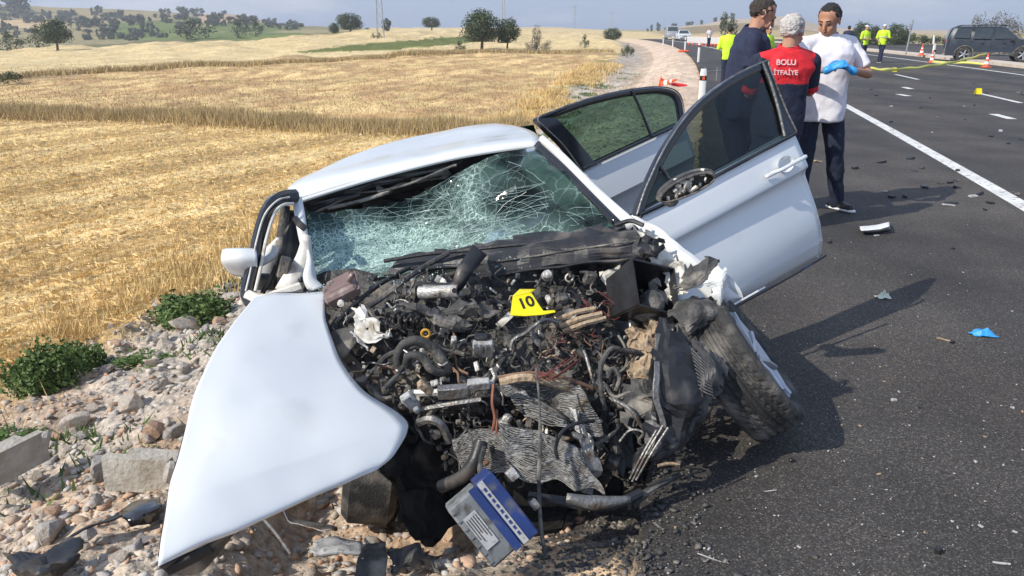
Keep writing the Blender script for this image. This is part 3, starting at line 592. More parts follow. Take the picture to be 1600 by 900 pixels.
def wframe(root,FB,outer,inner_off,glass,m,nrm,div=None,w=.045,gname='window_pane'):
    pts=[inplane(*FB,*q) for q in outer]; p=catmull(pts,8); cen=sum((Vector(q) for q in p),Vector())/len(p)
    P=[]
    for i,q in enumerate(p):
        t=(p[min(i+1,len(p)-1)]-p[max(i-1,0)]).normalized(); s=nrm.cross(t).normalized()
        if (cen-q).dot(s)<0: s=-s
        P.append([q-nrm*.03,q-nrm*.0,q+nrm*.012+s*.006,q+nrm*.012+s*w*.55,q+nrm*.004+s*w,q-nrm*.02+s*w])
    o=add('window_frame',MB().grid(P),m,root)
    add('chrome_edge' if False else 'frame_trim',MB().tube([q+nrm*.014 for q in p],.0045,5),'steel',o)
    g=[q+nrm*.0 for q in p]; o2=len(g); mb=MB(); mb.add(g,[tuple(range(o2))]); add(gname,mb,glass,root,smooth=False)
    return o
wframe(fd,FB,[(992,336),(1008,290),(1040,225),(1085,165),(1140,122),(1193,97),(1198,103),(1212,140),(1226,175),(1241,206)],0,'tint','blkgloss',n1,w=.038)
# rear upright of the window: bright divider and black triangle
q=[inplane(*FB,*x)+n1*.016 for x in((1187,98),(1200,130),(1212,170),(1222,214))]; add('window_divider',MB().tube(catmull(q,5),.007,6),'steel',fd)
q=[inplane(*FB,*x)+n1*.008 for x in((1187,99),(1195,98),(1199,105),(1227,175),(1240,206),(1222,215),(1211,168))]; add('frame_cover',MB().add(q,[tuple(range(7))]),'blkgloss',fd,smooth=False,solid=.006)
q=[inplane(*FB,*x)+n1*.012 for x in((996,337),(1050,312),(1130,268),(1241,209))]; add('belt_moulding',MB().tube(catmull(q,5),.010,6),'blkgloss',fd)
q=[inplane(*FB,*x)+n1*.010 for x in((1036,308),(1044,285),(1030,262))]; add('quarter_divider',MB().tube(catmull(q,5),.009,6),'blkgloss',fd)
# chrome sill strip
q=[inplane(*FB,*x)+n1*.004 for x in((1085,516),(1150,478),(1225,437),(1289,399))]; add('sill_trim',MB().tube(catmull(q,5),.008,6),'blkgloss',fd)
q=[inplane(*FB,*x)+n1*.012 for x in((1100,500),(1162,466),(1192,449))]; add('reflector_strip',MB().tube(catmull(q,4),.005,5),'postwhite',fd)
# handle: recess cup and grip
def onp(px,py,off): return inplane(*FB,px,py)+n1*off
ux=(FB[1]-FB[0]).normalized(); uz=(FB[0]-FB[2]).normalized()
mb=MB()
cc=onp(1219,259,.026)
for k in range(0,1): pass
P=[]
for i in range(7):
    rr_=[1.0,.92,.8,.6,.4,.2,.02][i]; dep=[.004,.0,-.010,-.018,-.022,-.024,-.025][i]
    P.append([cc+ux*math.cos(a)*.062*rr_+uz*math.sin(a)*.040*rr_+n1*(dep+.008) for a in [2*pi*k/20 for k in range(21)]])
add('handle_recess',MB().grid(P),'whitedoor',fd)
h=[onp(1196,274,.036),onp(1208,269,.058),onp(1224,260,.060),onp(1243,250,.056),onp(1249,247,.034)]; ho=add('door_handle',MB().tube(catmull(h,5),[.0105]*21,8),'whitedoor',fd)
add('keyhole_cap',MB().cap(onp(1190,278,.036),onp(1200,273,.04),.011,.011,8),'whitedoor',fd)
# wing mirror, glass gone
mp=inplane(*FB,1040,322)
mo=add('wing_mirror',MB().tube(catmull([A(1048,312,3.22),A(1050,300,3.14),A(1066,292,3.1)],4),[.035,.034,.033,.032,.032,.032,.032,.032,.032],10),'dusty',fd)
def mirror_shell():
    P=[]
    c=A(1072,293,3.08)
    right=(A(1112,278,3.08)-A(1032,310,3.08)).normalized(); up=Vector((-right.z*.3,-.25,1)).normalized(); dp=right.cross(up).normalized()
    if dp.y>0: dp=-dp
    for i in range(9):
        t=i/8; k=[1.0,1.06,1.1,1.1,1.05,.95,.8,.55,.1][i]; de=[0,.01,.02,.032,.045,.055,.063,.068,.07][i]
        P.append([c+right*(math.cos(a)*.112*k+.0)+up*(math.sin(a)*(.030 if math.sin(a)<0 else .050)*k)-dp*(-de+.02) for a in [2*pi*j/24 for j in range(25)]])
    return P,c,right,up,dp
P,c_,rt,up_,dp_=mirror_shell()
P=[[q-(dp_*2*((q-c_).dot(dp_))) for q in r] for r in P]   # shell bulges away, opening toward the viewer
add('mirror_housing',MB().grid(P),'dusty',mo,solid=.006)
mb=MB(); r2=random.Random(3)
add('mirror_inner_plate',MB().add([c_+rt*math.cos(a)*.102+up_*math.sin(a)*(.026 if math.sin(a)<0 else .044)-dp_*.012 for a in [2*pi*j/20 for j in range(20)]],[tuple(range(20))]),'dusty',mo,smooth=False)
for k in range(26): mb.cbox(c_+rt*r2.uniform(-.08,.08)+up_*r2.uniform(-.024,.040)+dp_*r2.uniform(-.01,.014),(r2.uniform(.012,.04),r2.uniform(.006,.014),r2.uniform(.006,.02)),(r2.uniform(0,3),r2.uniform(0,3),r2.uniform(0,3)))
o=add('broken_mirror_clips',mb,'cream',mo,smooth=False); tag(o,kind='stuff')
hz_=[c_+rt*math.cos(a)*.116+up_*math.sin(a)*(.033 if math.sin(a)<0 else .054)+dp_*.004 for a in [2*pi*j/28 for j in range(29)]]; add('mirror_rim',MB().tube(hz_,.006,6),'blkgloss',mo)
# rear door
rp_=[(-.02,-.02),(.0,-.004),(.05,.004),(.2,.022),(.30,.034),(.33,.020),(.37,.004),(.6,.014),(.85,.004),(1.0,-.03)]
rd,n2_,RB=door('rear_door',(908,268,4.15),(1069,192,4.75),(965,440,4.1),(1105,360,4.7),rp_,None,None,'rear door standing open behind the front door','dtint')
wframe(rd,RB,[(906,266),(880,230),(852,202),(838,186),(860,175),(920,154),(985,140),(1035,137),(1060,150),(1069,190)],0,'dtint','blkgloss',n2_,w=.036)
q=[inplane(*RB,*x)+n2_*.014 for x in((984,142),(998,172),(1015,214))]; add('window_divider',MB().tube(catmull(q,5),.009,6),'blkgloss',rd)
q=[inplane(*RB,*x)+n2_*.012 for x in((908,265),(960,240),(1015,215),(1068,192))]; add('belt_moulding',MB().tube(catmull(q,5),.009,6),'blkgloss',rd)
q=[inplane(*RB,*x)+n2_*.010 for x in((838,186),(868,220),(908,266),(930,258),(895,215),(866,184))]; add('front_upright',MB().add(q,[tuple(range(6))]),'blkgloss',rd,smooth=False,solid=.006)
# far-side door frame, bent outward
lf=hose('bent_door_frame',[(462,306,3.72),(440,309,3.66),(421,325,3.58),(408,362,3.5),(398,410,3.4),(388,450,3.32),(390,468,3.28),(405,472,3.25)],.034,'blkgloss',car)
hose('frame_seal',[(458,318,3.66),(441,321,3.6),(428,336,3.53),(417,370,3.46),(408,415,3.37),(399,455,3.29)],.008,'cream',lf)
hose('frame_seal',[(452,308,3.63),(434,313,3.57),(414,335,3.5),(402,372,3.43),(391,425,3.34),(384,455,3.27)],.0045,'cream',lf)
strap('window_channel',[(446,322,3.7),(441,370,3.62),(436,420,3.52)],[.04,.05,.06],'dusty',lf,.02)
strap('side_trim',[(456,330,3.72),(454,380,3.6),(446,430,3.5)],[.05,.07,.08],'blk',lf,.02)
hose('belt_edge',[(388,462,3.28),(410,470,3.24),(440,460,3.26),(470,450,3.3)],.028,'cream',lf)
hose('dangling_belt',[(437,395,3.42),(425,430,3.4),(410,458,3.35)],.011,'blk',lf)
strap('door_skin',[(436,372,3.6),(418,410,3.6),(405,445,3.55)],[.02,.12,.2],'white',lf,.01)
add('crushed_door_trim',MB().cbox(A(444,418,3.4),(.05,.05,.10),(.2,.3,.2),.15),'dusty',lf,smooth=False)
add('crushed_door_trim',MB().cbox(A(405,440,3.45),(.16,.05,.08),(.2,.1,.2),.3),'dusty',lf)
P=[[(350,396,3.45),(352,391,3.42),(375,390,3.4),(400,391,3.42)],[(349,410,3.4),(352,406,3.36),(376,405,3.34),(402,406,3.36)],[(360,424,3.45),(366,428,3.42),(384,432,3.4),(402,436,3.42)]]
mo2=sheet('wing_mirror',P,'white',lf,solid=.02); 
hose('mirror_arm',[(400,415,3.42),(425,400,3.48),(432,385,3.5)],.018,'white',lf)
# ---------------------------------------------------------------- hood hanging off
HR=[[(398,467,3.0),(430,459,3.02),(468,458,3.03),(507,456,3.02)],
    [(352,525,2.75),(400,505,2.86),(455,500,2.9),(512,500,2.88)],
    [(312,600,2.5),(370,580,2.66),(440,568,2.75),(532,560,2.74)],
    [(285,690,2.2),(350,660,2.36),(440,635,2.52),(566,610,2.6)],
    [(264,770,1.95),(330,742,2.1),(440,708,2.32),(629,651,2.46)],
    [(255,815,1.82),(330,776,1.98),(440,735,2.22),(637,676,2.44)],
    [(247,868,1.70),(330,832,1.88),(440,786,2.12),(616,712,2.42)],
    [(245,884,1.68),(333,842,1.88),(445,792,2.13),(588,736,2.43)]]
HA,HB,HC=A(450,459,3.02),A(245,884,1.68),A(637,664,2.42); HN=((HB-HA).cross(HC-HA)).normalized(); HN=HN if HN.y<0 else -HN
def hp(px,py,v,s):
    p=inplane(HA,HB,HC,HC,px,py) if False else None
    o=Vector((0,0,CH)); d=A(px,py,1.)-o; p=o+d*((HA-o).dot(HN)/d.dot(HN))
    return p
HQ=[]
HV=[(0,0),(.10,.35),(.28,.7),(.5,.9),(.70,1.),(.84,.9),(.95,.45),(1.,0)]
for (v,bv),row in zip(HV,HR):
    rw=[]
    for s,q in zip((0,.33,.66,1),row):
        p=hp(q[0],q[1],v,s); cu_=.04*math.sin(pi*min(max(s,0),1))*bv+.04*bv; o=Vector((0,0,CH)); ray=(p-o).normalized(); rw.append(p-ray*cu_*.9-(ray*0 if v<.9 else ray*0))
    HQ.append(rw)
hood=sheet('bonnet',HQ,'white',car,nu=8,nvv=10,solid=.004,amp=.020,sc=2.6); tag(hood,'crumpled white bonnet hanging off to one side')
sheet('bonnet_inner_panel',[[(247,884,1.70),(300,862,1.80),(368,828,1.98)],[(262,893,1.76),(305,882,1.84),(352,850,1.98)],[(285,899,1.82),(315,892,1.88),(340,866,1.98)]],'dusty',hood,solid=.006)
add('panel_slot',MB().cbox(A(296,876,1.76),(.13,.012,.03),(0,-.33,.35),.4),'black',hood)
for x,y in((280,884),(335,858),(318,868)): add('bolt_hole',MB().lathe([(.0,0),(.006,0)],A(x,y,1.78),(0,-1,.3),8),'black',hood)
sheet('bonnet_underside',[[q+(q-Vector((0,0,CH))).normalized()*.035 for q in r] for r in HQ[:-1]],'blk',hood,solid=.012)
# ---------------------------------------------------------------- fender, inner wing, tower
sheet('front_fender',[[(988,348,3.28),(1020,352,3.22),(1050,372,3.14)],[(1012,372,3.18),(1048,378,3.12),(1082,396,3.05)],[(1045,405,3.08),(1075,402,3.03),(1112,420,2.98)],[(1085,440,3.0),(1110,432,2.96),(1150,450,2.93)],[(1118,478,2.94),(1140,470,2.9),(1160,468,2.9)]],'white',car,amp=.02,sc=6,solid=.004)
sheet('inner_wing_rail',[[(985,352,3.2),(1002,352,3.2),(1022,358,3.18)],[(1000,378,3.12),(1022,378,3.12),(1045,388,3.1)],[(1022,412,3.02),(1042,408,3.03),(1065,412,3.02)],[(1040,450,2.94),(1058,442,2.96),(1078,440,2.95)],[(1052,482,2.9),(1066,472,2.9),(1080,466,2.9)]],'cream',car,amp=.03,sc=14,crease=True,torn=.3,solid=.006)
sheet('torn_fender_skin',[[(1078,448,2.86),(1104,428,2.86),(1128,408,2.85)],[(1100,456,2.84),(1122,440,2.82),(1134,424,2.84)],[(1114,468,2.83),(1124,462,2.81),(1134,446,2.84)],[(1122,480,2.84),(1126,476,2.82),(1131,462,2.84)]],'white',car,amp=.012,sc=10,crease=True,torn=.3,solid=.003)
sheet('torn_fender_skin',[[(1130,424,2.86),(1148,440,2.86)],[(1134,440,2.86),(1158,456,2.85)],[(1146,455,2.86),(1160,468,2.86)]],'white',car,amp=.012,sc=10,crease=True,torn=.3,solid=.003)
sheet('fender_liner_flap',[[(1052,446,2.88),(1066,424,2.88),(1092,402,2.9),(1127,402,2.92)],[(1058,448,2.84),(1080,436,2.84),(1104,420,2.86),(1128,406,2.9)],[(1062,452,2.84),(1086,444,2.83),(1106,430,2.85),(1124,410,2.88)]],'dusty',car,amp=.02,sc=12,crease=True,torn=.3,solid=.006)
sheet('inner_wing',[[(938,422,3.1),(965,412,3.1),(1000,418,3.08),(1035,440,2.98)],[(945,455,3.0),(962,450,3.05),(1000,470,3.1),(1045,480,2.9)],[(975,500,2.9),(985,500,2.95),(1005,520,3.0),(1050,515,2.86)],[(985,525,2.84),(1000,530,2.85),(1015,545,2.85),(1040,550,2.8)]],'cream',car,amp=.035,sc=9,crease=True,torn=.3,solid=.006)
def openbox(name,c,sz,rot,m,th=.008):
    mb=MB(); rm=Euler(rot).to_matrix(); a,b,d=sz
    for (o,s) in(((-a/2,0,0),(th,b,d)),((a/2,0,0),(th,b,d)),((0,-b/2,0),(a,th,d)),((0,b/2,0),(a,th,d)),((0,0,-d/2),(a,b,th))): mb.box(Vector(c)+rm@Vector(o),s,rot)
    mb.v=[tuple(Vector(q)+nv(q,11,5)*.055) for q in mb.v]
    return add(name,mb,m,car,smooth=False)
openbox('battery_tray',A(1003,462,2.93),(.21,.17,.20),(.95,.25,.45),'blk')
add('crushed_tray_insert',MB().cbox(A(1012,478,2.88),(.10,.10,.14),(.6,.5,.4),.3),'dusty',car)
sheet('strut_tower_debris',[[(980,505,2.85),(1010,500,2.85),(1030,512,2.82)],[(985,530,2.78),(1012,535,2.76),(1030,545,2.75)],[(975,560,2.74),(1000,558,2.72),(1020,565,2.7)]],'tan',car,amp=.06,sc=16,crease=True,torn=.3,solid=.01)
sheet('wheel_arch_dome',[[(1042,492,2.84),(1060,474,2.88),(1092,464,2.92),(1125,472,2.94)],[(1050,500,2.76),(1072,484,2.78),(1100,474,2.82),(1130,482,2.88)],[(1070,518,2.72),(1090,500,2.74),(1112,488,2.78),(1134,492,2.86)],[(1084,524,2.74),(1100,506,2.76),(1118,494,2.8),(1138,498,2.88)]],'dusty',car,amp=.02,sc=10,crease=True,torn=.3,solid=.006)
# ---------------------------------------------------------------- front wheel, splayed
wc=A(1157,572,2.88); view=(wc-Vector((0,0,CH))).normalized(); rgt=Vector((1,0,0)); rgt=(rgt-view*rgt.dot(view)).normalized(); upv=rgt.cross(view)
ang=R_(32.5); ax=(rgt*math.cos(ang)+upv*math.sin(ang)); ax=(ax*.97-view*.13).normalized()
wheel=empty('wheel_root',wc,None,None) ; 
wheel.name='front_wheel'; WLOC['front_wheel']=wc; wheel.parent=car; wheel.location=wc-WLOC[car.name]
Rt=.305
def tyre(n=144):
    prof=[(-.078,.205),(-.098,.235),(-.108,.270),(-.102,.290),(-.088,.301),(-.070,.305)]
    w=np.linspace(-.066,.066,23); prof=prof+[(float(x),Rt) for x in w]+[(.070,.305),(.088,.301),(.102,.290),(.108,.270),(.098,.235),(.078,.205)]
    u=ax.orthogonal().normalized(); v=ax.cross(u); vs=[];fs=[]
    for k in range(n):
        th=2*pi*k/n
        for (h,r) in prof:
            rr=r
            if r>.3045:
                if any(abs(h-g)<.0045 for g in(-.046,-.016,.016,.046)): rr-=.008
                elif ((k+int(abs(h)*110))%3)==0 and abs(h)>.018: rr-=.005
            vs.append(wc+ax*h+(u*math.cos(th)+v*math.sin(th))*rr)
    m=len(prof)
    for k in range(n):
        for i in range(m-1): fs.append((k*m+i,k*m+i+1,((k+1)%n)*m+i+1,((k+1)%n)*m+i))
    return MB().add(vs,fs)
add('tyre',tyre(),'rubber',wheel,smooth=False)
add('rim',MB().lathe([(.02,.045),(.06,.06),(.12,.075),(.185,.085),(.203,.092),(.208,.085),(.205,.0),(.205,-.08)],wc,ax,32),'rim',wheel)
for k in range(7):
    u=ax.orthogonal().normalized(); v=ax.cross(u); a=2*pi*k/7; d=u*math.cos(a)+v*math.sin(a)
    add('spoke',MB().tube([wc+ax*.065+d*.03,wc+ax*.085+d*.1,wc+ax*.092+d*.2],[.018,.014,.012],6),'rim',wheel)
add('brake_disc',MB().lathe([(.0,-.02),(.15,-.02),(.15,-.04),(.0,-.04)],wc,ax,24),'steel',wheel)
# liner shards beside the wheel
def slots(sheet_o,pts,ux_,n,ln,w,m='black'):
    pass
lin=sheet('wheel_arch_liner',[[(1034,498,2.60),(1056,506,2.60),(1082,522,2.62)],[(1024,545,2.50),(1058,556,2.50),(1100,562,2.56)],[(1020,590,2.44),(1060,605,2.44),(1112,600,2.52)],[(1024,640,2.40),(1066,652,2.40),(1106,640,2.48)],[(1032,700,2.38),(1058,704,2.38),(1088,680,2.44)]],'blk',car,amp=.03,sc=6,crease=True,torn=.3,solid=.006)
sheet('liner_edge',[[(1024,520,2.6),(1032,520,2.6)],[(1021,580,2.45),(1030,582,2.45)],[(1024,630,2.40),(1034,632,2.40)],[(1036,690,2.38),(1044,688,2.38)]],'steel',car,amp=.012,sc=10)
ln2=sheet('louvred_liner_piece',[[(1076,524,2.62),(1098,530,2.6),(1118,546,2.6),(1136,572,2.6)],[(1082,558,2.56),(1100,562,2.54),(1116,575,2.54),(1128,598,2.56)],[(1086,588,2.52),(1098,600,2.50),(1110,612,2.52),(1122,612,2.54)],[(1090,612,2.5),(1098,620,2.48),(1106,622,2.5),(1114,616,2.52)]],'dusty',car,amp=.02,sc=10,crease=True,torn=.3,solid=.005)
for k in range(11):
    t=k/10; a=A(1080+12*t,545+62*t,2.535-.06*t); b=A(1108+6*t,572+46*t,2.525-.04*t); add('louvre',MB().tube([a,(a+b)/2+Vector((0,-.01,0)),b],.0035,5),'steel',ln2)
for k in range(9):
    t=k/8; a=A(1040+6*t,562+45*t,2.50-.05*t); b=A(1056+6*t,572+45*t,2.50-.05*t); add('louvre',MB().tube([a,b],.003,5),'steel',lin)
sheet('hanging_liner_shard',[[(1012,640,2.46),(1050,640,2.44),(1098,640,2.5)],[(1010,670,2.40),(1048,676,2.38),(1085,668,2.46)],[(1005,705,2.36),(1030,705,2.34),(1060,690,2.4)],[(990,748,2.34),(1000,744,2.33),(1020,720,2.36)]],'blk',car,amp=.05,sc=7,crease=True,torn=.3,solid=.006)
for q in([(988,752,2.30),(1012,705,2.30),(1036,665,2.34)],[(994,750,2.29),(1018,708,2.29),(1044,668,2.33)],[(984,748,2.31),(1005,708,2.31),(1026,672,2.35)]): hose('shiny_trim_strip',q,.004,'steel',car,5)
sheet('headlight_housing',[[(962,628,2.60),(990,602,2.58),(1015,604,2.56)],[(968,640,2.5),(1000,622,2.48),(1022,622,2.5)],[(975,662,2.48),(1000,668,2.45),(1020,660,2.48)]],'dusty',car,amp=.05,sc=9,crease=True,torn=.3,solid=.01)
hose('headlight_rim',[(960,625,2.52),(985,640,2.46),(1005,668,2.45),(1020,672,2.45),(1024,655,2.46)],.008,'steel',car)
hose('wire_loop',[(968,690,2.44),(985,672,2.43),(1005,676,2.42),(998,690,2.42),(1010,700,2.42)],.005,'steel',car,5)
# ---------------------------------------------------------------- engine bay
def rows_dev(pts,d): return [[(x,y,Ym(x,y)-d) for x,y in r] for r in pts]
sheet('firewall',rows_dev([[(480,438),(620,425),(780,400),(1000,380)],[(500,480),(640,500),(800,500),(1010,480)],[(520,560),(660,600),(820,600),(1000,600)],[(560,660),(680,720),(840,720),(980,700)],[(600,740),(700,790),(830,800),(960,780)]],-.30),'grime',car,amp=.06,sc=7,crease=True,torn=.25,solid=.02,nu=5)
sheet('engine_block',rows_dev([[(600,478),(700,455),(800,455),(900,450)],[(590,530),(690,520),(800,515),(910,520)],[(620,590),(700,590),(810,580),(910,590)],[(660,640),(740,640),(820,630),(900,650)]],-.04),'grime',car,amp=.10,sc=12,solid=.02,nu=14,nvv=14,smooth=False)
sheet('lower_crossmember',rows_dev([[(600,690),(680,680),(800,740),(930,760)],[(600,760),(690,780),(820,790),(960,780)],[(640,830),(700,840),(800,820),(900,800)]],-.12),'shadeblk',car,amp=.12,sc=9,solid=.03,nu=8,nvv=8,smooth=False)  # its near-black colour paints in the deep shade below the engine
# cowl
sheet('wiper_cowl',[[(640,392,3.4),(720,385,3.38),(800,372,3.34),(900,358,3.3),(978,352,3.24)],[(620,412,3.32),(720,402,3.3),(800,390,3.27),(900,374,3.22),(990,366,3.17)],[(600,430,3.28),(720,418,3.25),(800,400,3.2),(900,388,3.16),(1000,378,3.11)]],'blk',car,amp=.02,sc=9,crease=True,torn=.25,solid=.012,nu=8,nvv=8)
sheet('cowl_panel',[[(750,400,3.19),(830,386,3.17),(915,370,3.14),(992,360,3.10)],[(746,414,3.14),(830,402,3.12),(918,388,3.09),(1003,376,3.06)],[(748,432,3.12),(830,421,3.10),(920,408,3.07),(1014,396,3.04)]],'blk',car,amp=.018,sc=6,crease=True,solid=.006)
hose('cowl_panel_lip',[(747,433,3.11),(790,428,3.1),(830,421,3.09),(875,417,3.07),(920,409,3.06),(968,407,3.04),(1014,396,3.03)],.006,'blk',car)
hose('cowl_panel_lip',[(746,413,3.13),(830,401,3.11),(918,387,3.08),(1003,375,3.05)],.004,'dusty',car)
hose('cowl_seal',[(600,408,3.28),(660,398,3.27),(720,392,3.26),(790,384,3.22),(870,378,3.18),(960,372,3.14)],.009,'blk',car)
sheet('cowl_corner_clip',[[(990,382,3.0),(1020,368,3.02),(1038,374,3.02)],[(992,396,2.98),(1018,392,2.96),(1040,390,3.0)],[(1000,402,3.0),(1020,402,2.98),(1032,402,3.0)]],'blk',car,amp=.03,sc=14,crease=True,torn=.25,solid=.01)
strap('wiper_arm',[(660,450,2.98),(710,445,2.96),(728,420,2.98),(748,392,3.08)],[.03,.04,.06,.07],'blk',car,.03,amp=.03)
hose('wiper_blade',[(640,418,3.2),(600,440,3.1),(560,470,3.0),(525,505,2.9)],.010,'blk',car)
hose('wiper_arm',[(700,396,3.2),(650,425,3.1),(590,470,3.0),(540,500,2.92)],.013,'dusty',car)
hose('wiper_blade',[(962,352,3.2),(985,345,3.16),(1005,352,3.12)],.010,'blk',car)
# reservoir left
rot_=(.5,-.45,.1)
t_=add('coolant_tank',MB().cbox(A(534,454,3.02),(.145,.10,.06),rot_,.18).cbox(A(534,446,3.03),(.12,.085,.05),rot_,.2),'tank',car,smooth=False); add('tank_seam',MB().box(A(534,450,3.02),(.150,.106,.008),rot_),'tank',t_,smooth=False)
add('tank_cap',MB().lathe([(.014,0),(.014,.012),(.0,.013)],A(533,473,2.93),(0,-1,-.1),12),'cream',t_); add('tank_neck',MB().cap(A(545,436,2.99),A(550,430,2.99),.013,.012,8),'tank',t_)
# cream cylinder with bore
a=A(655,457,2.97);b=A(716,455,2.93); d=(b-a).normalized(); cyl=add('wiper_motor_housing',MB().lathe([(.0,0),(.024,.0),(.027,.006),(.026,(b-a).length-.01),(.027,(b-a).length),(.015,(b-a).length),(.013,(b-a).length-.03),(.0,(b-a).length-.03)],a,d,18),'alu',car)
add('bore',MB().lathe([(.0,0),(.013,0)],b+d*.001+Vector((0,-.0,0)),d,14),'black',cyl); add('bore',MB().lathe([(.0,0),(.011,0)],A(710,454,2.895),(.0,-1,.25),14),'black',cyl)
# long crumpled cover
sheet('air_intake_cover',[[(628,470,2.86),(665,478,2.84),(705,492,2.82),(732,500,2.82)],[(632,478,2.82),(668,488,2.80),(704,502,2.78),(736,508,2.79)],[(640,488,2.84),(672,498,2.82),(700,510,2.80),(728,514,2.82)]],'dusty',car,amp=.02,sc=14,crease=True,torn=.25,solid=.012)
sheet('air_intake_cover',[[(690,478,2.9),(740,470,2.9),(790,474,2.9)],[(700,490,2.86),(745,482,2.84),(790,486,2.86)],[(710,498,2.88),(750,498,2.86),(786,496,2.88)]],'dusty',car,amp=.04,sc=12,crease=True,torn=.25,solid=.01)
# crumpled bright bracket, left
sheet('crushed_headlamp_bracket',[[(548,488,2.92),(566,486,2.9),(580,500,2.88)],[(556,505,2.86),(574,502,2.84),(600,508,2.84)],[(560,522,2.84),(582,526,2.80),(612,516,2.82)],[(570,536,2.84),(588,534,2.82),(612,524,2.84)]],'cream',car,amp=.035,sc=14,crease=True,torn=.25,solid=.006)
sheet('crushed_bracket_arm',[[(550,520,2.84),(562,530,2.82)],[(558,528,2.82),(572,540,2.80)],[(566,536,2.82),(580,548,2.80)]],'label',car,amp=.02,sc=14,crease=True,torn=.25,solid=.006)
# dark plates on the left (torn)
sheet('torn_liner_plate',[[(510,520,2.9),(540,510,2.88),(572,508,2.86)],[(518,545,2.84),(545,530,2.83),(560,522,2.84)],[(532,566,2.8),(545,550,2.81),(556,535,2.83)]],'dusty',car,amp=.01,sc=8)
sheet('torn_liner_plate',[[(556,592,2.72),(570,584,2.71),(592,568,2.72)],[(562,598,2.69),(572,590,2.69),(584,580,2.71)],[(566,603,2.69),(571,598,2.69),(576,590,2.70)]],'dusty',car,amp=.006,sc=8)
sheet('inner_wing_left',[[(508,485,3.0),(530,490,3.0),(560,510,3.0)],[(520,560,2.95),(560,580,2.9),(620,590,2.85)],[(560,620,2.85),(600,640,2.8),(660,650,2.75)],[(600,670,2.75),(640,690,2.7),(700,700,2.68)]],'blk',car,amp=.06,sc=6,crease=True,torn=.25,solid=.01)
# injector loops
for k in range(5):
    x=622+10*k; y=494+3.2*k; hose('injector_pipe',[(x-4,y+10,2.83),(x-5,y-2,2.80),(x,y-8,2.79),(x+5,y-1,2.80),(x+4,y+11,2.83)],.0085,'blkgloss',car,7,5)
c=A(665,521,2.74); dp=add('dipstick_ring',MB().tube([c+Vector((math.cos(t)*.0155,0,math.sin(t)*.0155)) for t in np.linspace(0,2*pi,17)[:-1]],.005,6,close=True),'gold',car); hose('dipstick_stem',[(668,527,2.745),(672,540,2.76),(682,552,2.77)],.005,'gold',dp,5)
hose('coolant_hose',[(628,590,2.66),(622,560,2.66),(632,538,2.66),(655,533,2.66),(680,548,2.66),(696,572,2.66),(700,590,2.70)],.019,'hose',car,10)
hose('coolant_hose',[(634,572,2.64),(640,556,2.63),(660,558,2.62),(672,575,2.62),(690,582,2.64),(704,576,2.68)],.016,'hose',car,10)
for (x,y) in((628,578),(640,547),(690,566)): hose('hose_clamp',[(x-9,y,2.645),(x,y+5,2.63),(x+9,y,2.645)],.0035,'alu',car,5)
hose('turbo_hose',[(690,760,2.34),(722,745,2.3),(742,720,2.3),(752,690,2.34)],.024,'blk',car,10)
hose('harness_sleeve',[(630,545,2.8),(600,560,2.78),(580,590,2.76)],.012,'hose',car)
# silver boxes
e=add('engine_control_box',MB().cbox(A(755,545,2.70),(.078,.035,.072),(.45,.0,.03),.14),'alu',car,bevel=.003)
for k in range(4): add('fin',MB().box(A(741+9*k,545,2.676),(.004,.012,.060),(.45,0,.03)),'alu',e,smooth=False)
add('connector',MB().cbox(A(752,526,2.70),(.05,.03,.014),(.4,0,0),.2),'blk',e)
add('metal_bracket',MB().cbox(A(709,534,2.75),(.022,.03,.045),(.4,.1,.1),.2),'alu',car)
add('relay_cover',MB().cbox(A(878,466,2.93),(.05,.04,.036),(.5,.1,.2),.2),'dusty',car)
add('relay_cover',MB().cbox(A(922,434,3.02),(.05,.03,.055),(.4,.2,.2),.2),'dusty',car)
add('metal_cap',MB().lathe([(.0,.022),(.018,.02),(.021,.0),(.024,-.01)],A(855,430,3.0),(0,-.8,.5),14),'alu',car)
add('pulley',MB().lathe([(.0,.01),(.02,.012),(.03,.016),(.033,.0),(.028,-.01)],A(888,494,2.84),(0,-.8,.45),18),'steel',car)
# lateral bars below the block
hose('slam_panel',[(640,614,2.6),(690,612,2.56),(740,602,2.55),(772,598,2.56)],.014,'alu',car,6)
hose('slam_panel',[(655,640,2.54),(700,632,2.5),(752,624,2.5)],.010,'steel',car,5)
add('slam_panel_bracket',MB().cbox(A(708,612,2.52),(.11,.03,.05),(.3,-.05,.05),.1),'steel',car); add('slam_panel_bracket',MB().cbox(A(748,600,2.53),(.08,.03,.035),(.4,-.08,0),.1),'alu',car)
add('washer_pump',MB().cbox(A(664,605,2.56),(.03,.03,.065),(.3,-.7,0),.2),'tan',car)
add('headlamp_ballast',MB().cbox(A(641,627,2.52),(.042,.03,.082),(.4,-.55,.2),.15),'label',car,bevel=.003); add('ballast_corner',MB().cbox(A(651,640,2.505),(.022,.02,.022),(.4,-.5,.2),.2),'rim',car)
hose('tow_bracket',[(655,660,2.5),(672,655,2.46),(690,664,2.46),(702,690,2.48)],.016,'steel',car,6)
hose('copper_pipe',[(771,600,2.46),(769,630,2.42),(773,655,2.4),(766,685,2.4),(760,705,2.42)],.0055,'copper',car,6)
hose('copper_pipe',[(776,640,2.42),(776,670,2.39),(770,700,2.4)],.0045,'copper',car,6)
hose('hanging_rod',[(838,575,2.44),(843,630,2.34),(844,690,2.26),(842,760,2.16),(846,830,2.05),(853,872,1.99)],[.004]*10+[.0065]*21,'dusty',car,6)
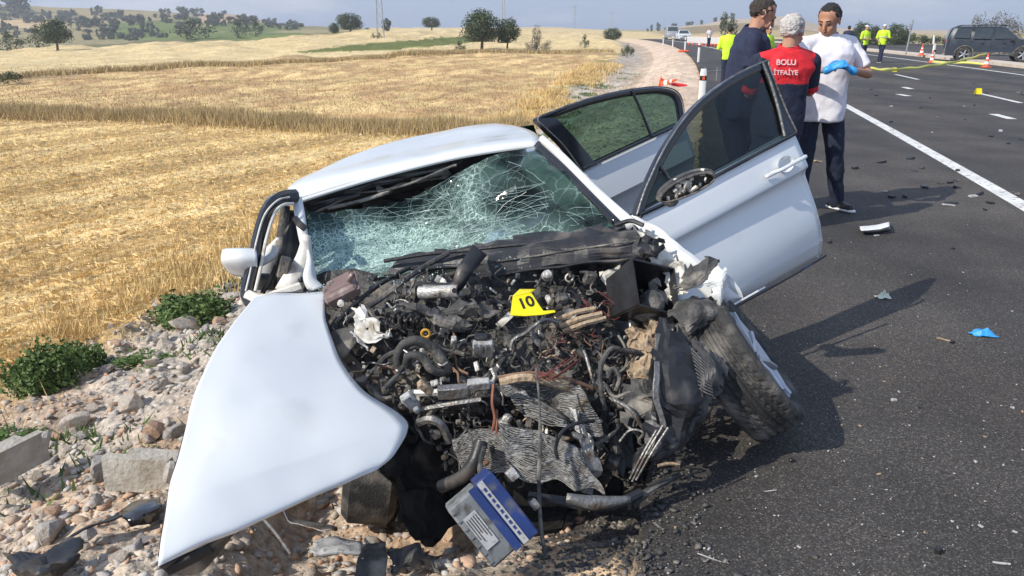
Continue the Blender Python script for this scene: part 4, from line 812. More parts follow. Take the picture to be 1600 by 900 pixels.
# radiator & condenser as finned sheets: bent fins are real ridges
def finned(name,quad,n,amp,sc,m,fin='alu',depth=.012,w=.0022):
    (a,b,c,d)=quad; A4=[A(*q) for q in(a,b,c,d)]
    def pt(u,v,off=0):
        p=(A4[0]*(1-u)+A4[1]*u)*(1-v)+(A4[3]*(1-u)+A4[2]*u)*v; x=np.array(tuple(p))*sc
        k=np.array([float(vnoise(x[0],x[1],x[2],70+j))-.5 for j in range(3)])+.5*np.array([float(vnoise(x[0]*2.3,x[1]*2.3,x[2]*2.3,80+j))-.5 for j in range(3)])
        q=p+Vector(k*amp); return q+Vector((0,-off,off*.3))
    base=MB().grid([[pt(i/14,j/10) for i in range(15)] for j in range(11)]); core=add(name,base,m,car,solid=.01)
    mb=MB()
    for j in range(n):
        v=(j+.5)/n; row=[pt(i/26,v+.012*math.sin(i*.9+j)+random.uniform(-.3,.3)/n,depth+random.uniform(-.003,.004)) for i in range(27)]
        mb.grid([[q+Vector((0,0,w)) for q in row],[q-Vector((0,0,w)) for q in row],[q-Vector((0,-depth,w)) for q in row]])
    o=add('cooling_fin',mb,fin,core,smooth=False); tag(o,kind='stuff'); return core
finned('radiator',((782,600,2.56),(905,598,2.62),(935,680,2.48),(800,690,2.42)),40,.14,7,'grime','alu',.008,.0013)
finned('condenser',((700,682,2.42),(790,672,2.40),(800,735,2.34),(716,728,2.36)),26,.05,8,'grime','alu',.008,.0012)
finned('condenser',((782,672,2.38),(890,700,2.38),(940,772,2.30),(806,738,2.30)),34,.07,7,'grime','alu',.010,.0016)
hose('radiator_tank',[(782,597,2.55),(820,590,2.54),(860,597,2.56),(910,612,2.58)],.017,'tan',car,7)
hose('radiator_pipe',[(778,590,2.56),(830,583,2.55),(880,590,2.56),(925,606,2.58)],.008,'wirebrown',car,7)
sheet('radiator_side_tank',[[(895,640,2.48),(915,650,2.46)],[(900,690,2.4),(925,700,2.38)],[(905,730,2.34),(932,735,2.34)],[(912,768,2.3),(925,770,2.3)]],'steel',car,amp=.03,sc=10,crease=True,torn=.25,solid=.015)
sheet('fan_shroud',rows_dev([[(925,600),(950,600),(975,612)],[(935,660),(955,665),(985,680)],[(945,730),(965,735),(985,745)]],-.10),'blk',car,amp=.04,sc=8,crease=True,torn=.25,solid=.01)
hose('bonnet_cable',[(928,658,2.42),(900,662,2.36),(878,675,2.33),(868,700,2.31),(872,718,2.3)],.0065,'blk',car,7)
b_=hose('bumper_beam',[(826,776,2.22),(870,782,2.2),(920,790,2.2),(960,788,2.22),(1000,770,2.28)],.017,'blk',car,8); strap('beam_skin',[(885,778,2.18),(930,785,2.18),(985,780,2.22)],[.03,.045,.02],'steel',b_,.006)
hose('broken_trim',[(985,790,2.28),(1010,768,2.34),(1035,755,2.38),(1062,742,2.42)],[.02]*6+[.012]*12+[.012],'blk',car,7)
hose('broken_trim',[(1000,775,2.3),(1025,760,2.33),(1048,748,2.36)],.012,'dusty',car,6)
hose('broken_trim',[(1028,728,2.46),(1045,724,2.47),(1062,726,2.47)],.006,'tan',car,6)
hose('grey_pipe',[(945,640,2.56),(938,600,2.58),(940,568,2.62),(955,545,2.66),(975,548,2.68),(1000,552,2.72)],.010,'dusty',car,8)
hose('grey_pipe',[(950,590,2.6),(958,575,2.6),(968,590,2.58),(962,610,2.57)],.008,'dusty',car,8)
hose('grey_pipe',[(912,548,2.72),(918,565,2.68),(925,590,2.64),(930,605,2.62)],.007,'steel',car,8)
hose('grey_pipe',[(945,600,2.58),(960,620,2.54),(985,612,2.54)],.007,'dusty',car,8)
sheet('mud_caked_panel',[[(985,560,2.70),(1010,556,2.70),(1028,560,2.68)],[(980,580,2.64),(1005,578,2.64),(1028,580,2.64)],[(978,592,2.62),(1005,592,2.62),(1026,592,2.62)]],'tan',car,amp=.03,sc=14,crease=True,torn=.25,solid=.01)
for q in([(875,510,2.78),(905,498,2.78),(940,490,2.8)],[(880,518,2.77),(912,506,2.77),(946,497,2.8)],[(870,500,2.8),(900,488,2.8),(930,482,2.82)]): hose('ribbed_bracket',q,.011,'tan',car,6)
r3=random.Random(12)
def inside(x,y):
    # polygon of the open bay
    P=[(520,475),(600,440),(740,430),(930,415),(965,500),(1010,590),(985,640),(960,740),(700,745),(650,650),(560,600)]
    c=False;j=len(P)-1
    for i in range(len(P)):
        (xi,yi),(xj,yj)=P[i],P[j]
        if (yi>y)!=(yj>y) and x<(xj-xi)*(y-yi)/(yj-yi)+xi: c=not c
        j=i
    return c
def rpt():
    while 1:
        x,y=r3.uniform(515,1010),r3.uniform(420,750)
        if inside(x,y): return x,y
# red wire loom
for k in range(16):
    x,y=r3.uniform(858,950),r3.uniform(470,560); p=[]
    for i in range(5): p.append((x,y,Ym(x,y)-.10-r3.uniform(0,.06))); x+=r3.uniform(-22,26); y+=r3.uniform(-14,20)
    hose('red_wire',p,.0022,r3.choice(['wirered','wirered','wirebrown','hose']),car,5)
for k in range(5):
    x,y=r3.uniform(810,850),r3.uniform(580,600); hose('red_wire',[(x,y-8,2.56),(x+14,y,2.52),(x+36,y-12,2.54),(x+60,y-30,2.6)],.0028,'wirered',car,5)
# individual hoses and cables
for k in range(110):
    x,y=rpt(); a=r3.uniform(0,2*pi); st=r3.uniform(9,22); d=r3.uniform(-.02,.12); p=[]
    for i in range(r3.randint(3,6)):
        p.append((x,y,Ym(x,y)-d)); a+=r3.uniform(-1.0,1.0); x+=math.cos(a)*st; y+=math.sin(a)*st*.8; x=min(max(x,525),1005); y=min(max(y,425),755); d+=r3.uniform(-.03,.03)
    r=r3.choice([.0035,.005,.005,.007,.009,.012]); hose(r3.choice(['cable','hose','pipe']),p,r,r3.choice(['hose','hose','hose','blk','dusty','steel','dusty','wirebrown']),car,6,5)
# brackets, housings, castings
for k in range(120):
    x,y=rpt(); d=r3.uniform(-.03,.09); s=r3.uniform(.018,.06); c=A(x,y,Ym(x,y)-d); rt=(r3.uniform(0,3),r3.uniform(0,3),r3.uniform(0,3)); m=r3.choice(['grime','grime','blk','steel','dusty','steel','alu','dusty','grime','cream'])
    t=k%5
    if t==0: o=add('housing',MB().cbox(c,(s,s*r3.uniform(.4,.9),s*r3.uniform(.5,1)),rt,.2),m,car)
    elif t==1: o=add('fitting',MB().lathe([(.0,-s*.5),(s*.3,-s*.5),(s*.32,-s*.2),(s*.22,-.1*s),(s*.24,s*.3),(s*.34,s*.35),(s*.34,s*.5),(s*.1,s*.5),(.0,s*.45)],c,Euler(rt).to_matrix()@Vector((0,0,1)),12),m,car)
    elif t==2:
        Q=Euler(rt).to_matrix(); w=s*.5; L_=s*1.6; bend=r3.uniform(.4,1.2); pts=[[c+Q@Vector((i*.2*L_-.5*L_,j*w,math.sin(i*bend)*s*.3)) for j in(-.5,0,.5)] for i in range(6)]
        o=add('bent_bracket',MB().grid(pts),m,car,smooth=False,solid=.004)
    elif t==3:
        mb=MB().cbox(c,(s*1.2,s*.5,s*.6),rt,.15)
        Q=Euler(rt).to_matrix()
        for q in(-.35,0,.35): mb.lathe([(.0,.0),(s*.13,.0),(s*.13,s*.5),(.0,s*.5)],c+Q@Vector((q*s,0,0)),Q@Vector((0,-.3,1)),8)
        o=add('connector_block',mb,m,car,smooth=False)
    else:
        Q=Euler(rt).to_matrix(); pts=[c+Q@Vector((math.cos(a)*s*.5,math.sin(a)*s*.5,a*s*.05)) for a in np.linspace(0,r3.uniform(3,6),12)]; o=add('bent_pipe',MB().tube(pts,s*.12,7),m,car)
# small clutter joined
for m,n in(('grime',260),('alu',90),('dusty',150),('hose',160),('tan',70)):
    mb=MB()
    for k in range(n):
        x,y=rpt(); c=A(x,y,Ym(x,y)-r3.uniform(-.05,.08)); s=r3.uniform(.006,.02)
        if m=='hose' or k%3==0:
            Q=Euler((r3.uniform(0,6),r3.uniform(0,6),0)).to_matrix(); mb.tube(catmull([c+Q@Vector((i*.02,r3.uniform(-.015,.015),r3.uniform(-.015,.015))) for i in range(4)],3),r3.uniform(.0015,.004),5)
        else: mb.cbox(c,(s*r3.uniform(.6,2),s,s*r3.uniform(.3,1.2)),(r3.uniform(0,3),r3.uniform(0,3),r3.uniform(0,3)),.2)
    tag(add('engine_clutter',mb,m,car,smooth=False),kind='stuff')
# shredded plastic and glass crumbs along the cowl
mb=MB()
for k in range(170):
    x=r3.uniform(480,990); y=np.interp(x,[480,620,780,990],[450,432,412,372])+r3.uniform(-8,14); c=A(x,y,float(np.interp(y,[370,450],[3.2,3.0]))); s=r3.uniform(.002,.007); mb.cbox(c,(s,s,s*.6),(r3.uniform(0,3),r3.uniform(0,3),0),.2)
tag(add('glass_crumbs',mb,'crack',car,smooth=False),kind='stuff')
# front wheel on the low side, in shadow behind the bonnet
c=A(585,700,2.95); add('front_wheel',MB().lathe([(.2,-.1),(.28,-.11),(.315,-.08),(.318,.08),(.28,.11),(.2,.1)],c,(1,.12,-.15),36),'rubber',car)
# things lying on the car
mk=empty('evidence_marker',A(826,492,2.70),'yellow evidence marker reading 10 lying among the engine parts','evidence marker')
MQ=[(797,493,2.66),(801,464,2.72),(830,458,2.74),(843,478,2.70),(849,486,2.69),(866,485,2.69),(868,488,2.685),(848,492,2.68),(820,494,2.66)]
_pn=(A(*MQ[1])-A(*MQ[0])).cross(A(*MQ[3])-A(*MQ[0])).normalized()
def _pl(px,py,off=0):
    o=Vector((0,0,CH)); d=A(px,py,1.)-o; return o+d*((A(*MQ[0])-o).dot(_pn)/d.dot(_pn))
add('marker_plate',MB().add([_pl(q[0],q[1]) for q in MQ],[tuple(range(len(MQ)))]),'yellow',mk,smooth=False,solid=.004)
sheet('marker_back_plate',[[(801,463,2.724),(830,457,2.744)],[(812,452,2.80),(838,452,2.80)]],'yellow',mk,solid=.003)
def text(name,s,c,xd,up,size,m,parent,ex=.0006):
    cu=bpy.data.curves.new(name,'FONT'); cu.body=s; cu.size=size; cu.align_x='CENTER'; cu.align_y='CENTER'; cu.extrude=ex; cu.offset=size*.022; cu.materials.append(M[m])
    t0=bpy.data.objects.new('t',cu); me=bpy.data.meshes.new_from_object(t0); bpy.data.objects.remove(t0); me.materials.clear(); me.materials.append(M[m]); o=bpy.data.objects.new(name,me); link(o,c,parent); xd=Vector(xd).normalized(); z=xd.cross(Vector(up)).normalized(); y=z.cross(xd)
    o.rotation_euler=Matrix((xd,y,z)).transposed().to_euler(); return o
ctr=_pl(822,474); xd=_pl(835,470)-_pl(810,477.5); nn=_pn if _pn.y<0 else -_pn
text('number_print','10',ctr+nn*.004,xd,nn.cross(xd),.062,'black',mk)
# battery
bc=A(765,808,2.02); bq=Matrix.Rotation(R_(-38),3,'X')@Matrix.Rotation(R_(50),3,'Y')@Matrix.Rotation(R_(14),3,'Z')
bt=empty('car_battery',A(765,880,1.98),'blue and grey car battery hanging out below the crushed radiator','car battery')
def bb(name,o,sz,m,ch=.06,**k): return add(name,MB().cbox(bc+bq@Vector(o),sz,bq,ch),m,bt,**k)
bb('case',(0,0,-.03),(.218,.15,.11),'batgrey',bevel=.003); bb('lid',(0,0,.055),(.231,.156,.062),'blue',bevel=.004)
def face(name,x0,x1,z0,z1,m,off=.0765):
    q=[bc+bq@Vector((x,-off-.002,z)) for x,z in((x0,z0),(x1,z0),(x1,z1),(x0,z1))]; return add(name,MB().add(q,[(0,1,2,3)]),m,bt,smooth=False,solid=.002)
face('label_sticker',-.06,.055,-.066,-.022,'label'); face('white_stripe',-.112,.112,.028,.048,'label',.0785); face('blue_band',-.113,.113,-.004,.022,'blue',.0755)
bb('terminal',(-.05,.02,.135),(.035,.035,.03),'alu'); bb('terminal',(.06,.0,.13),(.03,.03,.024),'steel')
for i in range(5): face('label_line',-.05,.03-.012*(i%3),-.030-.008*i,-.028-.008*i,'black',.0785)
for i in range(9): face('stripe_print',-.09+.02*i,-.078+.02*i,.034,.042,'blue',.080)
for i in range(7): face('case_rib',-.09+.03*i-.002,-.09+.03*i+.002,-.084,-.072,'batgrey')
hose('battery_cable',[(758,752,2.08),(750,738,2.14),(752,715,2.22),(756,700,2.3)],.008,'hose',bt)
# ================================================================== PEOPLE
def head(mb,c,h,yaw=0.,pitch=0.,nose=True,s=1.):
    """adds a head to a body mesh; c = base of skull, h = head height; faces -y before yaw"""
    Q=Matrix.Rotation(yaw,3,'Z')@Matrix.Rotation(pitch,3,'X'); c=Vector(c)
    def P(x,y,z): return c+Q@(Vector((x,y,z))*h)
    mb.cap(P(0,.02,.62),P(0,.10,.60),.345*h,.33*h,16)           # cranium
    mb.cap(P(0,-.12,.50),P(0,-.10,.22),.27*h,.215*h,14)          # face
    mb.cap(P(-.07,-.20,.12),P(.07,-.20,.12),.115*h,.115*h,10)    # chin
    mb.cap(P(0,-.385,.50),P(0,-.455,.33),.035*h,.06*h,8)         # nose
    mb.cap(P(-.14,-.345,.545),P(.14,-.345,.545),.05*h,.05*h,8)   # brow
    for s_ in(-1,1):
        mb.cap(P(s_*.17,-.30,.33),P(s_*.12,-.30,.24),.08*h,.08*h,8)
        mb.cap(P(s_*.335,.0,.50),P(s_*.335,.01,.36),.05*h,.045*h,8)
    mb.cap(P(-.07,-.345,.20),P(.07,-.345,.20),.035*h,.035*h,6)
    return P
def hand(mb,w,d,n,size=1.,curl=.5,side=1):
    """palm and five fingers: w wrist, d direction, n palm normal"""
    w=Vector(w);d=Vector(d).normalized();n=Vector(n); n=(n-d*n.dot(d)).normalized();r=d.cross(n)*side
    k=.086*size; mb.cap(w,w+d*k*.9,.025*size,.030*size,10,.6,n); 
    for i,(o,l) in enumerate(((-.9,.84),(-.3,1.),(.3,.94),(.9,.74))):
        a=w+d*k+r*o*.027*size; b=a+(d*math.cos(curl*.6)+n*math.sin(curl*.6)+r*o*.1)*.034*l*size; c=b+(d*math.cos(curl*1.5)+n*math.sin(curl*1.5))*.026*l*size; e=c+(d*math.cos(curl*2.3)+n*math.sin(curl*2.3))*.02*l*size
        mb.cap(a-d*.02,b,.0105*size,.0095*size,8); mb.cap(b,c,.0095*size,.0088*size,8); mb.cap(c,e,.0088*size,.0075*size,8)
    a=w+d*.022-r*.026*size; b=a+(d*.75-r*.6+n*.25).normalized()*.042*size; c=b+(d*.95+n*.3).normalized()*.03*size
    mb.cap(a,b,.014*size,.011*size,8); mb.cap(b,c,.011*size,.009*size,8)
def fold(o,s):
    t=bpy.data.textures.get('folds') or bpy.data.textures.new('folds','CLOUDS'); t.noise_scale=.11; t.noise_depth=1; q=o.modifiers.new('f','DISPLACE'); q.texture=t; q.strength=s; q.mid_level=.5; q.texture_coords='GLOBAL'
def person(x,y,H,label,J,top,bot,skin='skin',hair='hair',hs=None,vox=.011,z0=0.,yaw=0.,gl=None,sleeve=.5,vest=None,cap=None,group=None,head_yaw=0.,head_pitch=0.,body=1.,shoe='blk'):
    """J: joints in a local frame (metres for a 1.78 m person, before yaw): lsh rsh lel rel lwr rwr hip lkn rkn lft rft neck"""
    k=H/1.78; Q=Matrix.Rotation(yaw,3,'Z'); O=Vector((x,y,z0)); W_=lambda p:O+Q@(Vector(p)*k); V_=lambda p:Q@Vector(p)
    root=empty('person',O,label,'person',group)
    j={a:W_(b) for a,b in J.items() if a!="tw"}; hipw=V_((.088,0,0))*k*body; pel=j['hip']; nk=j['neck']
    tw_=J.get('tw',0); FV=V_((-math.sin(tw_),math.cos(tw_),0))
    # one continuous body
    b=MB(); h=.25*k; HP=head(b,nk+V_((0,-.012,0))*k+Vector((0,0,.002*k)),h,yaw+head_yaw,head_pitch)
    b.cap(nk-Vector((0,0,.07*k)),HP(0,.05,.35),.062*k,.056*k,12)
    b.cap(pel+Vector((0,0,.02)),(pel+nk)/2,.125*k*body,.115*k*body,14,.75,FV); b.cap((pel+nk)/2,nk-Vector((0,0,.17*k)),.12*k*body,.12*k*body,14,.7,FV); b.cap(nk-Vector((0,0,.17*k)),nk-Vector((0,0,.05*k)),.06*k,.055*k,12)
    for s in 'lr':
        b.cap(nk-Vector((0,0,.10*k)),j[s+'sh']-Vector((0,0,.01*k)),.05*k,.05*k,10); b.cap(j[s+'sh'],j[s+'el'],.052*k,.040*k,10); b.cap(j[s+'el'],j[s+'wr'],.041*k,.026*k,10)
        hp=pel+(hipw if s=='r' else -hipw); b.cap(hp,j[s+'kn'],.080*k,.055*k,10); b.cap(j[s+'kn'],j[s+'ft']+Vector((0,0,.08*k)),.055*k,.036*k,10)
    hd={}
    for s in 'lr':
        d=(j[s+'wr']-j[s+'el']).normalized(); hdv=J.get(s+'hd'); d2=V_(hdv) if hdv else d; nn=V_(J.get(s+'pn',(0,0,-1))); hand(b,j[s+'wr']+d*.02*k,d2,nn,k,.45,1 if s=='r' else -1); hd[s]=(j[s+'wr']+d*.02*k,d2,nn)
    add('body',b,skin,root,remesh=vox*.8)
    # face details
    for s_ in(-1,1):
        o=add('eye',MB().cap(HP(s_*.11,-.352,.47),HP(s_*.155,-.345,.47),.0085*k,.0075*k,8),'hairbrown',root)
        add('eyebrow',MB().cap(HP(s_*.07,-.385,.575),HP(s_*.20,-.35,.585),.0055*k,.004*k,6),hair if hair!='hairgrey' else 'hairgrey',root)
    add('mouth',MB().cap(HP(-.07,-.378,.20),HP(.07,-.378,.20),.006*k,.006*k,6),'copper',root)
    # hair
    if hair:
        m=MB(); 
        for a in range(-3,4): m.cap(HP(.075*a,-.185+.03*abs(a),.855-.012*a*a),HP(.085*a,.30-.02*a*a,.74-.012*a*a),.07*h,.09*h,8)
        m.cap(HP(0,.105,.668),HP(0,.17,.61),.352*h,.340*h,16); m.cap(HP(-.15,.27,.40),HP(.15,.27,.40),.13*h,.13*h,10); m.cap(HP(-.12,-.10,.88),HP(.15,-.08,.91),.07*h,.06*h,8)
        for s_ in(-1,1): m.cap(HP(s_*.28,-.12,.70),HP(s_*.315,.05,.46),.05*h,.06*h,8)
        q=add('hair',m,hair,root,remesh=vox*.8)
        if vox<.02:
            t=bpy.data.textures.get('locks') or bpy.data.textures.new('locks','CLOUDS'); t.noise_scale=.025; dq=q.modifiers.new('f','DISPLACE'); dq.texture=t; dq.strength=.022; dq.texture_coords='GLOBAL'
    if hs: hs(root,HP,h,k)
    # shirt
    s_=MB(); c=1.0
    up=nk-Vector((0,0,.09*k)); mid=(pel+nk)/2; dn=nk-pel
    s_.loft([((pel+dn*t)[0],(pel+dn*t)[1],pel[2]+zz*k,rx*k*body,ry*k*body) for t,zz,rx,ry in((0,-.14,.170,.135),(0,-.12,.178,.140),(0,0,.176,.140),(.3,.15,.168,.137),(.6,.32,.182,.140),(.85,dn.z/k-.15,.200,.135),(.95,dn.z/k-.075,.175,.110),(1,dn.z/k-.015,.085,.080))],20,rot=yaw+J.get('tw',0))
    for s in 'lr':
        s_.cap(nk-Vector((0,0,.045*k)),j[s+'sh'],.066*k,.068*k,12); e=j[s+'sh']*(1-sleeve)+j[s+'el']*sleeve
        s_.cap(j[s+'sh'],e,.070*k,.066*k,12); 
        if sleeve<1: s_.lathe([(.066*k,-.03),(.068*k,.045*k),(.066*k,.05*k),(.03*k,.05*k)],e,(j[s+'el']-j[s+'sh']),14,True)
    s_.lathe([(.072*k,-.02),(.066*k,.02),(.070*k,.045*k),(.05*k,.04*k)],nk-Vector((0,0,.035*k)),(0,0,1),14,True)
    s_.lathe([(.088*k,-.035*k),(.074*k,.005*k),(.070*k,.030*k),(.066*k,.028*k)],nk-Vector((0,0,.015*k)),(0,-.25,1),16,True)
    if vox<.02: add('collar',MB().lathe([(.100*k,-.012*k),(.092*k,.004*k),(.078*k,.034*k),(.072*k,.040*k),(.068*k,.030*k),(.070*k,-.01*k)],nk-Vector((0,0,.018*k)),V_((0,-.30,1)),20),top,root)
    sh=add('shirt',s_,top,root,remesh=vox); fold(sh,.022 if vox<.02 else .01)
    if vest: vest(root,j,nk,pel,k,V_,sh)
    t=MB(); t.cap(pel-hipw*.6,pel+hipw*.6,.135*k*body,.135*k*body,14,.85,V_((0,1,0)))
    for s in 'lr':
        hp=pel+(hipw if s=='r' else -hipw); t.cap(hp,j[s+'kn'],.105*k,.078*k,12); t.cap(j[s+'kn'],j[s+'ft']+Vector((0,0,.06*k)),.078*k,.066*k,12)
    fold(add('trousers',t,bot,root,remesh=vox),.024 if vox<.02 else .01)
    for s in 'lr':
        f=j[s+'ft']; fd_=V_(J.get(s+'toe',(0,-1,0))); m=MB(); m.cap(f+Vector((0,0,.045*k))-fd_*.05*k,f+fd_*.15*k+Vector((0,0,.035*k)),.045*k,.036*k,10); m.cap(f+Vector((0,0,.07*k)),f+fd_*.04*k+Vector((0,0,.06*k)),.045*k,.04*k,10); so_=add('shoe',m,shoe,root)
        add('sole',MB().loft([(0,0,0,.047*k,.15*k),(0,0,.03*k,.048*k,.155*k)],14) if False else MB().cap(f+Vector((0,0,.016))-fd_*.06*k,f+fd_*.165*k+Vector((0,0,.016)),.047*k,.042*k,12,.42,(0,0,1)),'shoe',so_)
    if gl:
        for s in gl:
            m=MB(); w,d,nn=hd[s]; hand(m,w,d,nn,k*1.22,.95,1 if s=='r' else -1); m.cap(w-d*.02*k,w,.034*k,.034*k,12); add('glove',m,'glove',root,remesh=.006)
    return root,j,HP
# man in the white polo shirt, 3/4 view, looking down at his gloved hands
PJ=dict(tw=-.25,hip=(-.02,0,.93),neck=(-.03,-.02,1.50),lsh=(-.235,-.05,1.425),rsh=(.185,.05,1.425),lel=(-.32,-.16,1.20),rel=(.335,-.04,1.185),lwr=(-.15,-.36,1.235),rwr=(.09,-.30,1.225),lhd=(.7,-.15,.35),rhd=(-.85,-.1,.40),lpn=(0,.6,-.8),rpn=(0,.5,-.8),lkn=(-.11,-.03,.50),rkn=(.14,-.04,.50),lft=(-.13,.0,0),rft=(.245,.03,0),rtoe=(.45,-.9,0),ltoe=(-.3,-.9,0))
wp=G(1282,328)
person(wp.x-.10,wp.y,1.84,'man in white polo shirt and dark jeans wearing blue gloves, looking down at his hands',PJ,'wshirt','jeans',skin='skin2',gl='lr',sleeve=.62,head_yaw=-.75,head_pitch=.36,body=1.16)
add_=None
# man with grey hair in red and black shirt, back to the camera
M['pinkprint']=mat('faded_print',(.66,.42,.42),(.74,.55,.55),.8,0,20)
def redvest(root,j,nk,pel,k,V_,sh):
    bk=MB(); c=(nk+pel)/2
    def back(z0,z1,w0,w1,off):
        return None
    text('shirt_lettering','BOLU',nk+V_((-.055,-.138,-.105))*k,V_((1,-.06,0)),(0,.28,1),.058,'pinkprint',root,.001)
    text('shirt_lettering','İTFAİYE',nk+V_((-.055,-.152,-.18))*k,V_((1,-.06,0)),(0,.12,1),.050,'pinkprint',root,.001)
RJ=dict(hip=(-.02,.03,.95),neck=(.0,.0,1.47),lsh=(-.20,-.02,1.38),rsh=(.19,.05,1.38),lel=(-.26,.05,1.12),rel=(.25,.12,1.13),lwr=(-.10,.25,1.12),rwr=(.26,.34,1.12),rhd=(.3,.9,.1),lhd=(.3,.9,.1),lkn=(-.12,.02,.50),rkn=(.08,.0,.50),lft=(-.14,.05,0),rft=(.10,.05,0),ltoe=(.1,1,0),rtoe=(.2,1,0))
rpos=A(1208,300,6.25)
rp,rj,_=person(rpos.x,6.25,1.77,'grey haired man in red and black firefighter shirt seen from behind',RJ,'red','jeans',hair='hairgrey',sleeve=.8,head_yaw=pi-.75,head_pitch=.22,vest=redvest,body=1.10,skin='skin')
kk=1.77/1.78
m=MB(); O_=Vector((rpos.x,6.25,0))
for s,sg in(('r',1),('l',-1)):
    a=rj[s+'sh'];b=rj[s+'el']; m=MB().cap(a*.88+b*.12+Vector((sg*.012,0,.01)),a*.30+b*.70,.078,.074,12); add('black_sleeve',m,'jeans',rp,remesh=.011)
hx,hy,hz2=rj['hip']; m=MB().loft([(hx,hy,hz2-.15,.200,.162),(hx,hy,hz2-.02,.206,.166),(hx+.003,hy,hz2+.14,.196,.162),(hx+.006,hy-.005,hz2+.26,.203,.164),(hx+.006,hy-.005,hz2+.27,.15,.12)],20); fold(add('shirt_lower_half',m,'jeans',rp,remesh=.011),.02)
add('collar',MB().lathe([(.070,-.01),(.078,.03),(.072,.05),(.05,.045)],rj['neck']-Vector((0,0,.045)),(0,0,1),16,True),'black',rp)
add('wrist_watch',MB().lathe([(.036,-.012),(.040,-.008),(.040,.008),(.036,.012)],rj['rwr'],(rj['rwr']-rj['rel']),12,True),'black',rp)
# man in navy, side view facing right
NJ=dict(tw=1.57,hip=(-.02,0,.98),neck=(.035,0,1.53),lsh=(.0,-.17,1.44),rsh=(.0,.18,1.44),lel=(-.02,-.22,1.14),rel=(.02,.22,1.16),lwr=(.20,-.16,1.08),rwr=(.24,.12,1.08),lhd=(1,.1,.1),rhd=(1,-.1,.1),lkn=(-.02,-.08,.52),rkn=(.03,.1,.52),lft=(-.03,-.08,0),rft=(.02,.12,0),ltoe=(1,0,0),rtoe=(1,.1,0))
def stubble(root,HP,h,k):
    m=MB(); m.cap(HP(-.1,-.20,.10),HP(.1,-.20,.10),.13*h,.13*h,10)
    m.cap(HP(-.08,-.375,.26),HP(.08,-.375,.26),.030*h,.030*h,6); add('beard',m,'hairbrown',root,remesh=.008)
npos=A(1147,300,6.75)
person(npos.x,6.75,1.86,'dark haired bearded man in navy polo shirt bending his head',NJ,'navy','jeans',hair='hairbrown',hs=stubble,sleeve=.5,head_yaw=1.45,head_pitch=.50,body=1.08)
# hi-vis officers
def capf(root,HP,h,k):
    m=MB(); m.cap(HP(0,.02,.80),HP(0,.08,.80),.36*h,.36*h,12,.55,(0,0,1)); m.cap(HP(0,-.2,.72),HP(0,-.42,.68),.2*h,.16*h,8,.2,(0,0,1)); add('white_cap',m,'postwhite',root,remesh=.02)
def vestf(root,j,nk,pel,k,V_,sh):
    m=MB(); m.lathe([(.175*k,-.02),(.19*k,.02)],(nk+pel)/2-Vector((0,0,.04)),(0,0,1),16); add('reflective_band',m,'postwhite',root)
SJ=dict(hip=(0,0,.96),neck=(0,0,1.50),lsh=(-.2,0,1.41),rsh=(.2,0,1.41),lel=(-.27,.0,1.14),rel=(.27,.0,1.14),lwr=(-.10,-.22,1.12),rwr=(.10,-.22,1.12),lkn=(-.09,0,.5),rkn=(.08,0,.5),lft=(-.11,0,0),rft=(.09,0,0))
SJ2=dict(SJ,lwr=(-.2,-.2,1.05),rkn=(.03,-.03,.5),lkn=(-.02,.05,.5),lft=(-.08,.05,0),rft=(.03,-.02,0))
def stand(px,Y,H,lab,J=SJ,**k):
    p=A(px,60,Y); return person(p.x,Y,H,lab,J,vox=.022,z0=0,**k)
stand(1352,40,1.80,'police officer in yellow vest and white cap, arms folded, nearer the white shirted man',top='hivis',bot='navy',hair='hair',hs=capf,sleeve=1.,yaw=.4,vest=vestf)
stand(1380,40,1.84,'police officer in yellow vest and white cap standing apart beside the tape',J=SJ2,top='hivis',bot='navy',hair='hair',hs=capf,sleeve=1.,yaw=-.5,vest=vestf)
stand(1325,45,1.80,'person in dark jacket seen just above the white shirted man\'s shoulder',top='navy',bot='navy',sleeve=1.,yaw=2.6)
stand(1140,22,1.72,'person in pale yellow vest half hidden behind the man in navy',top='hivis',bot='navy',sleeve=1.,yaw=2.9)
stand(1199,22,1.72,'person in yellow vest and light cap between the two nearest firemen',top='hivis',bot='navy',hs=capf,sleeve=1.,yaw=.6)
stand(1246,26,1.64,'person in lime green vest between the grey haired man and white shirted man',top='hivis',bot='navy',sleeve=1.,yaw=.3)
stand(1108,74,1.75,'distant person standing in the road before the red and white barriers',top='wshirt',bot='jeans',sleeve=.6,yaw=.3)
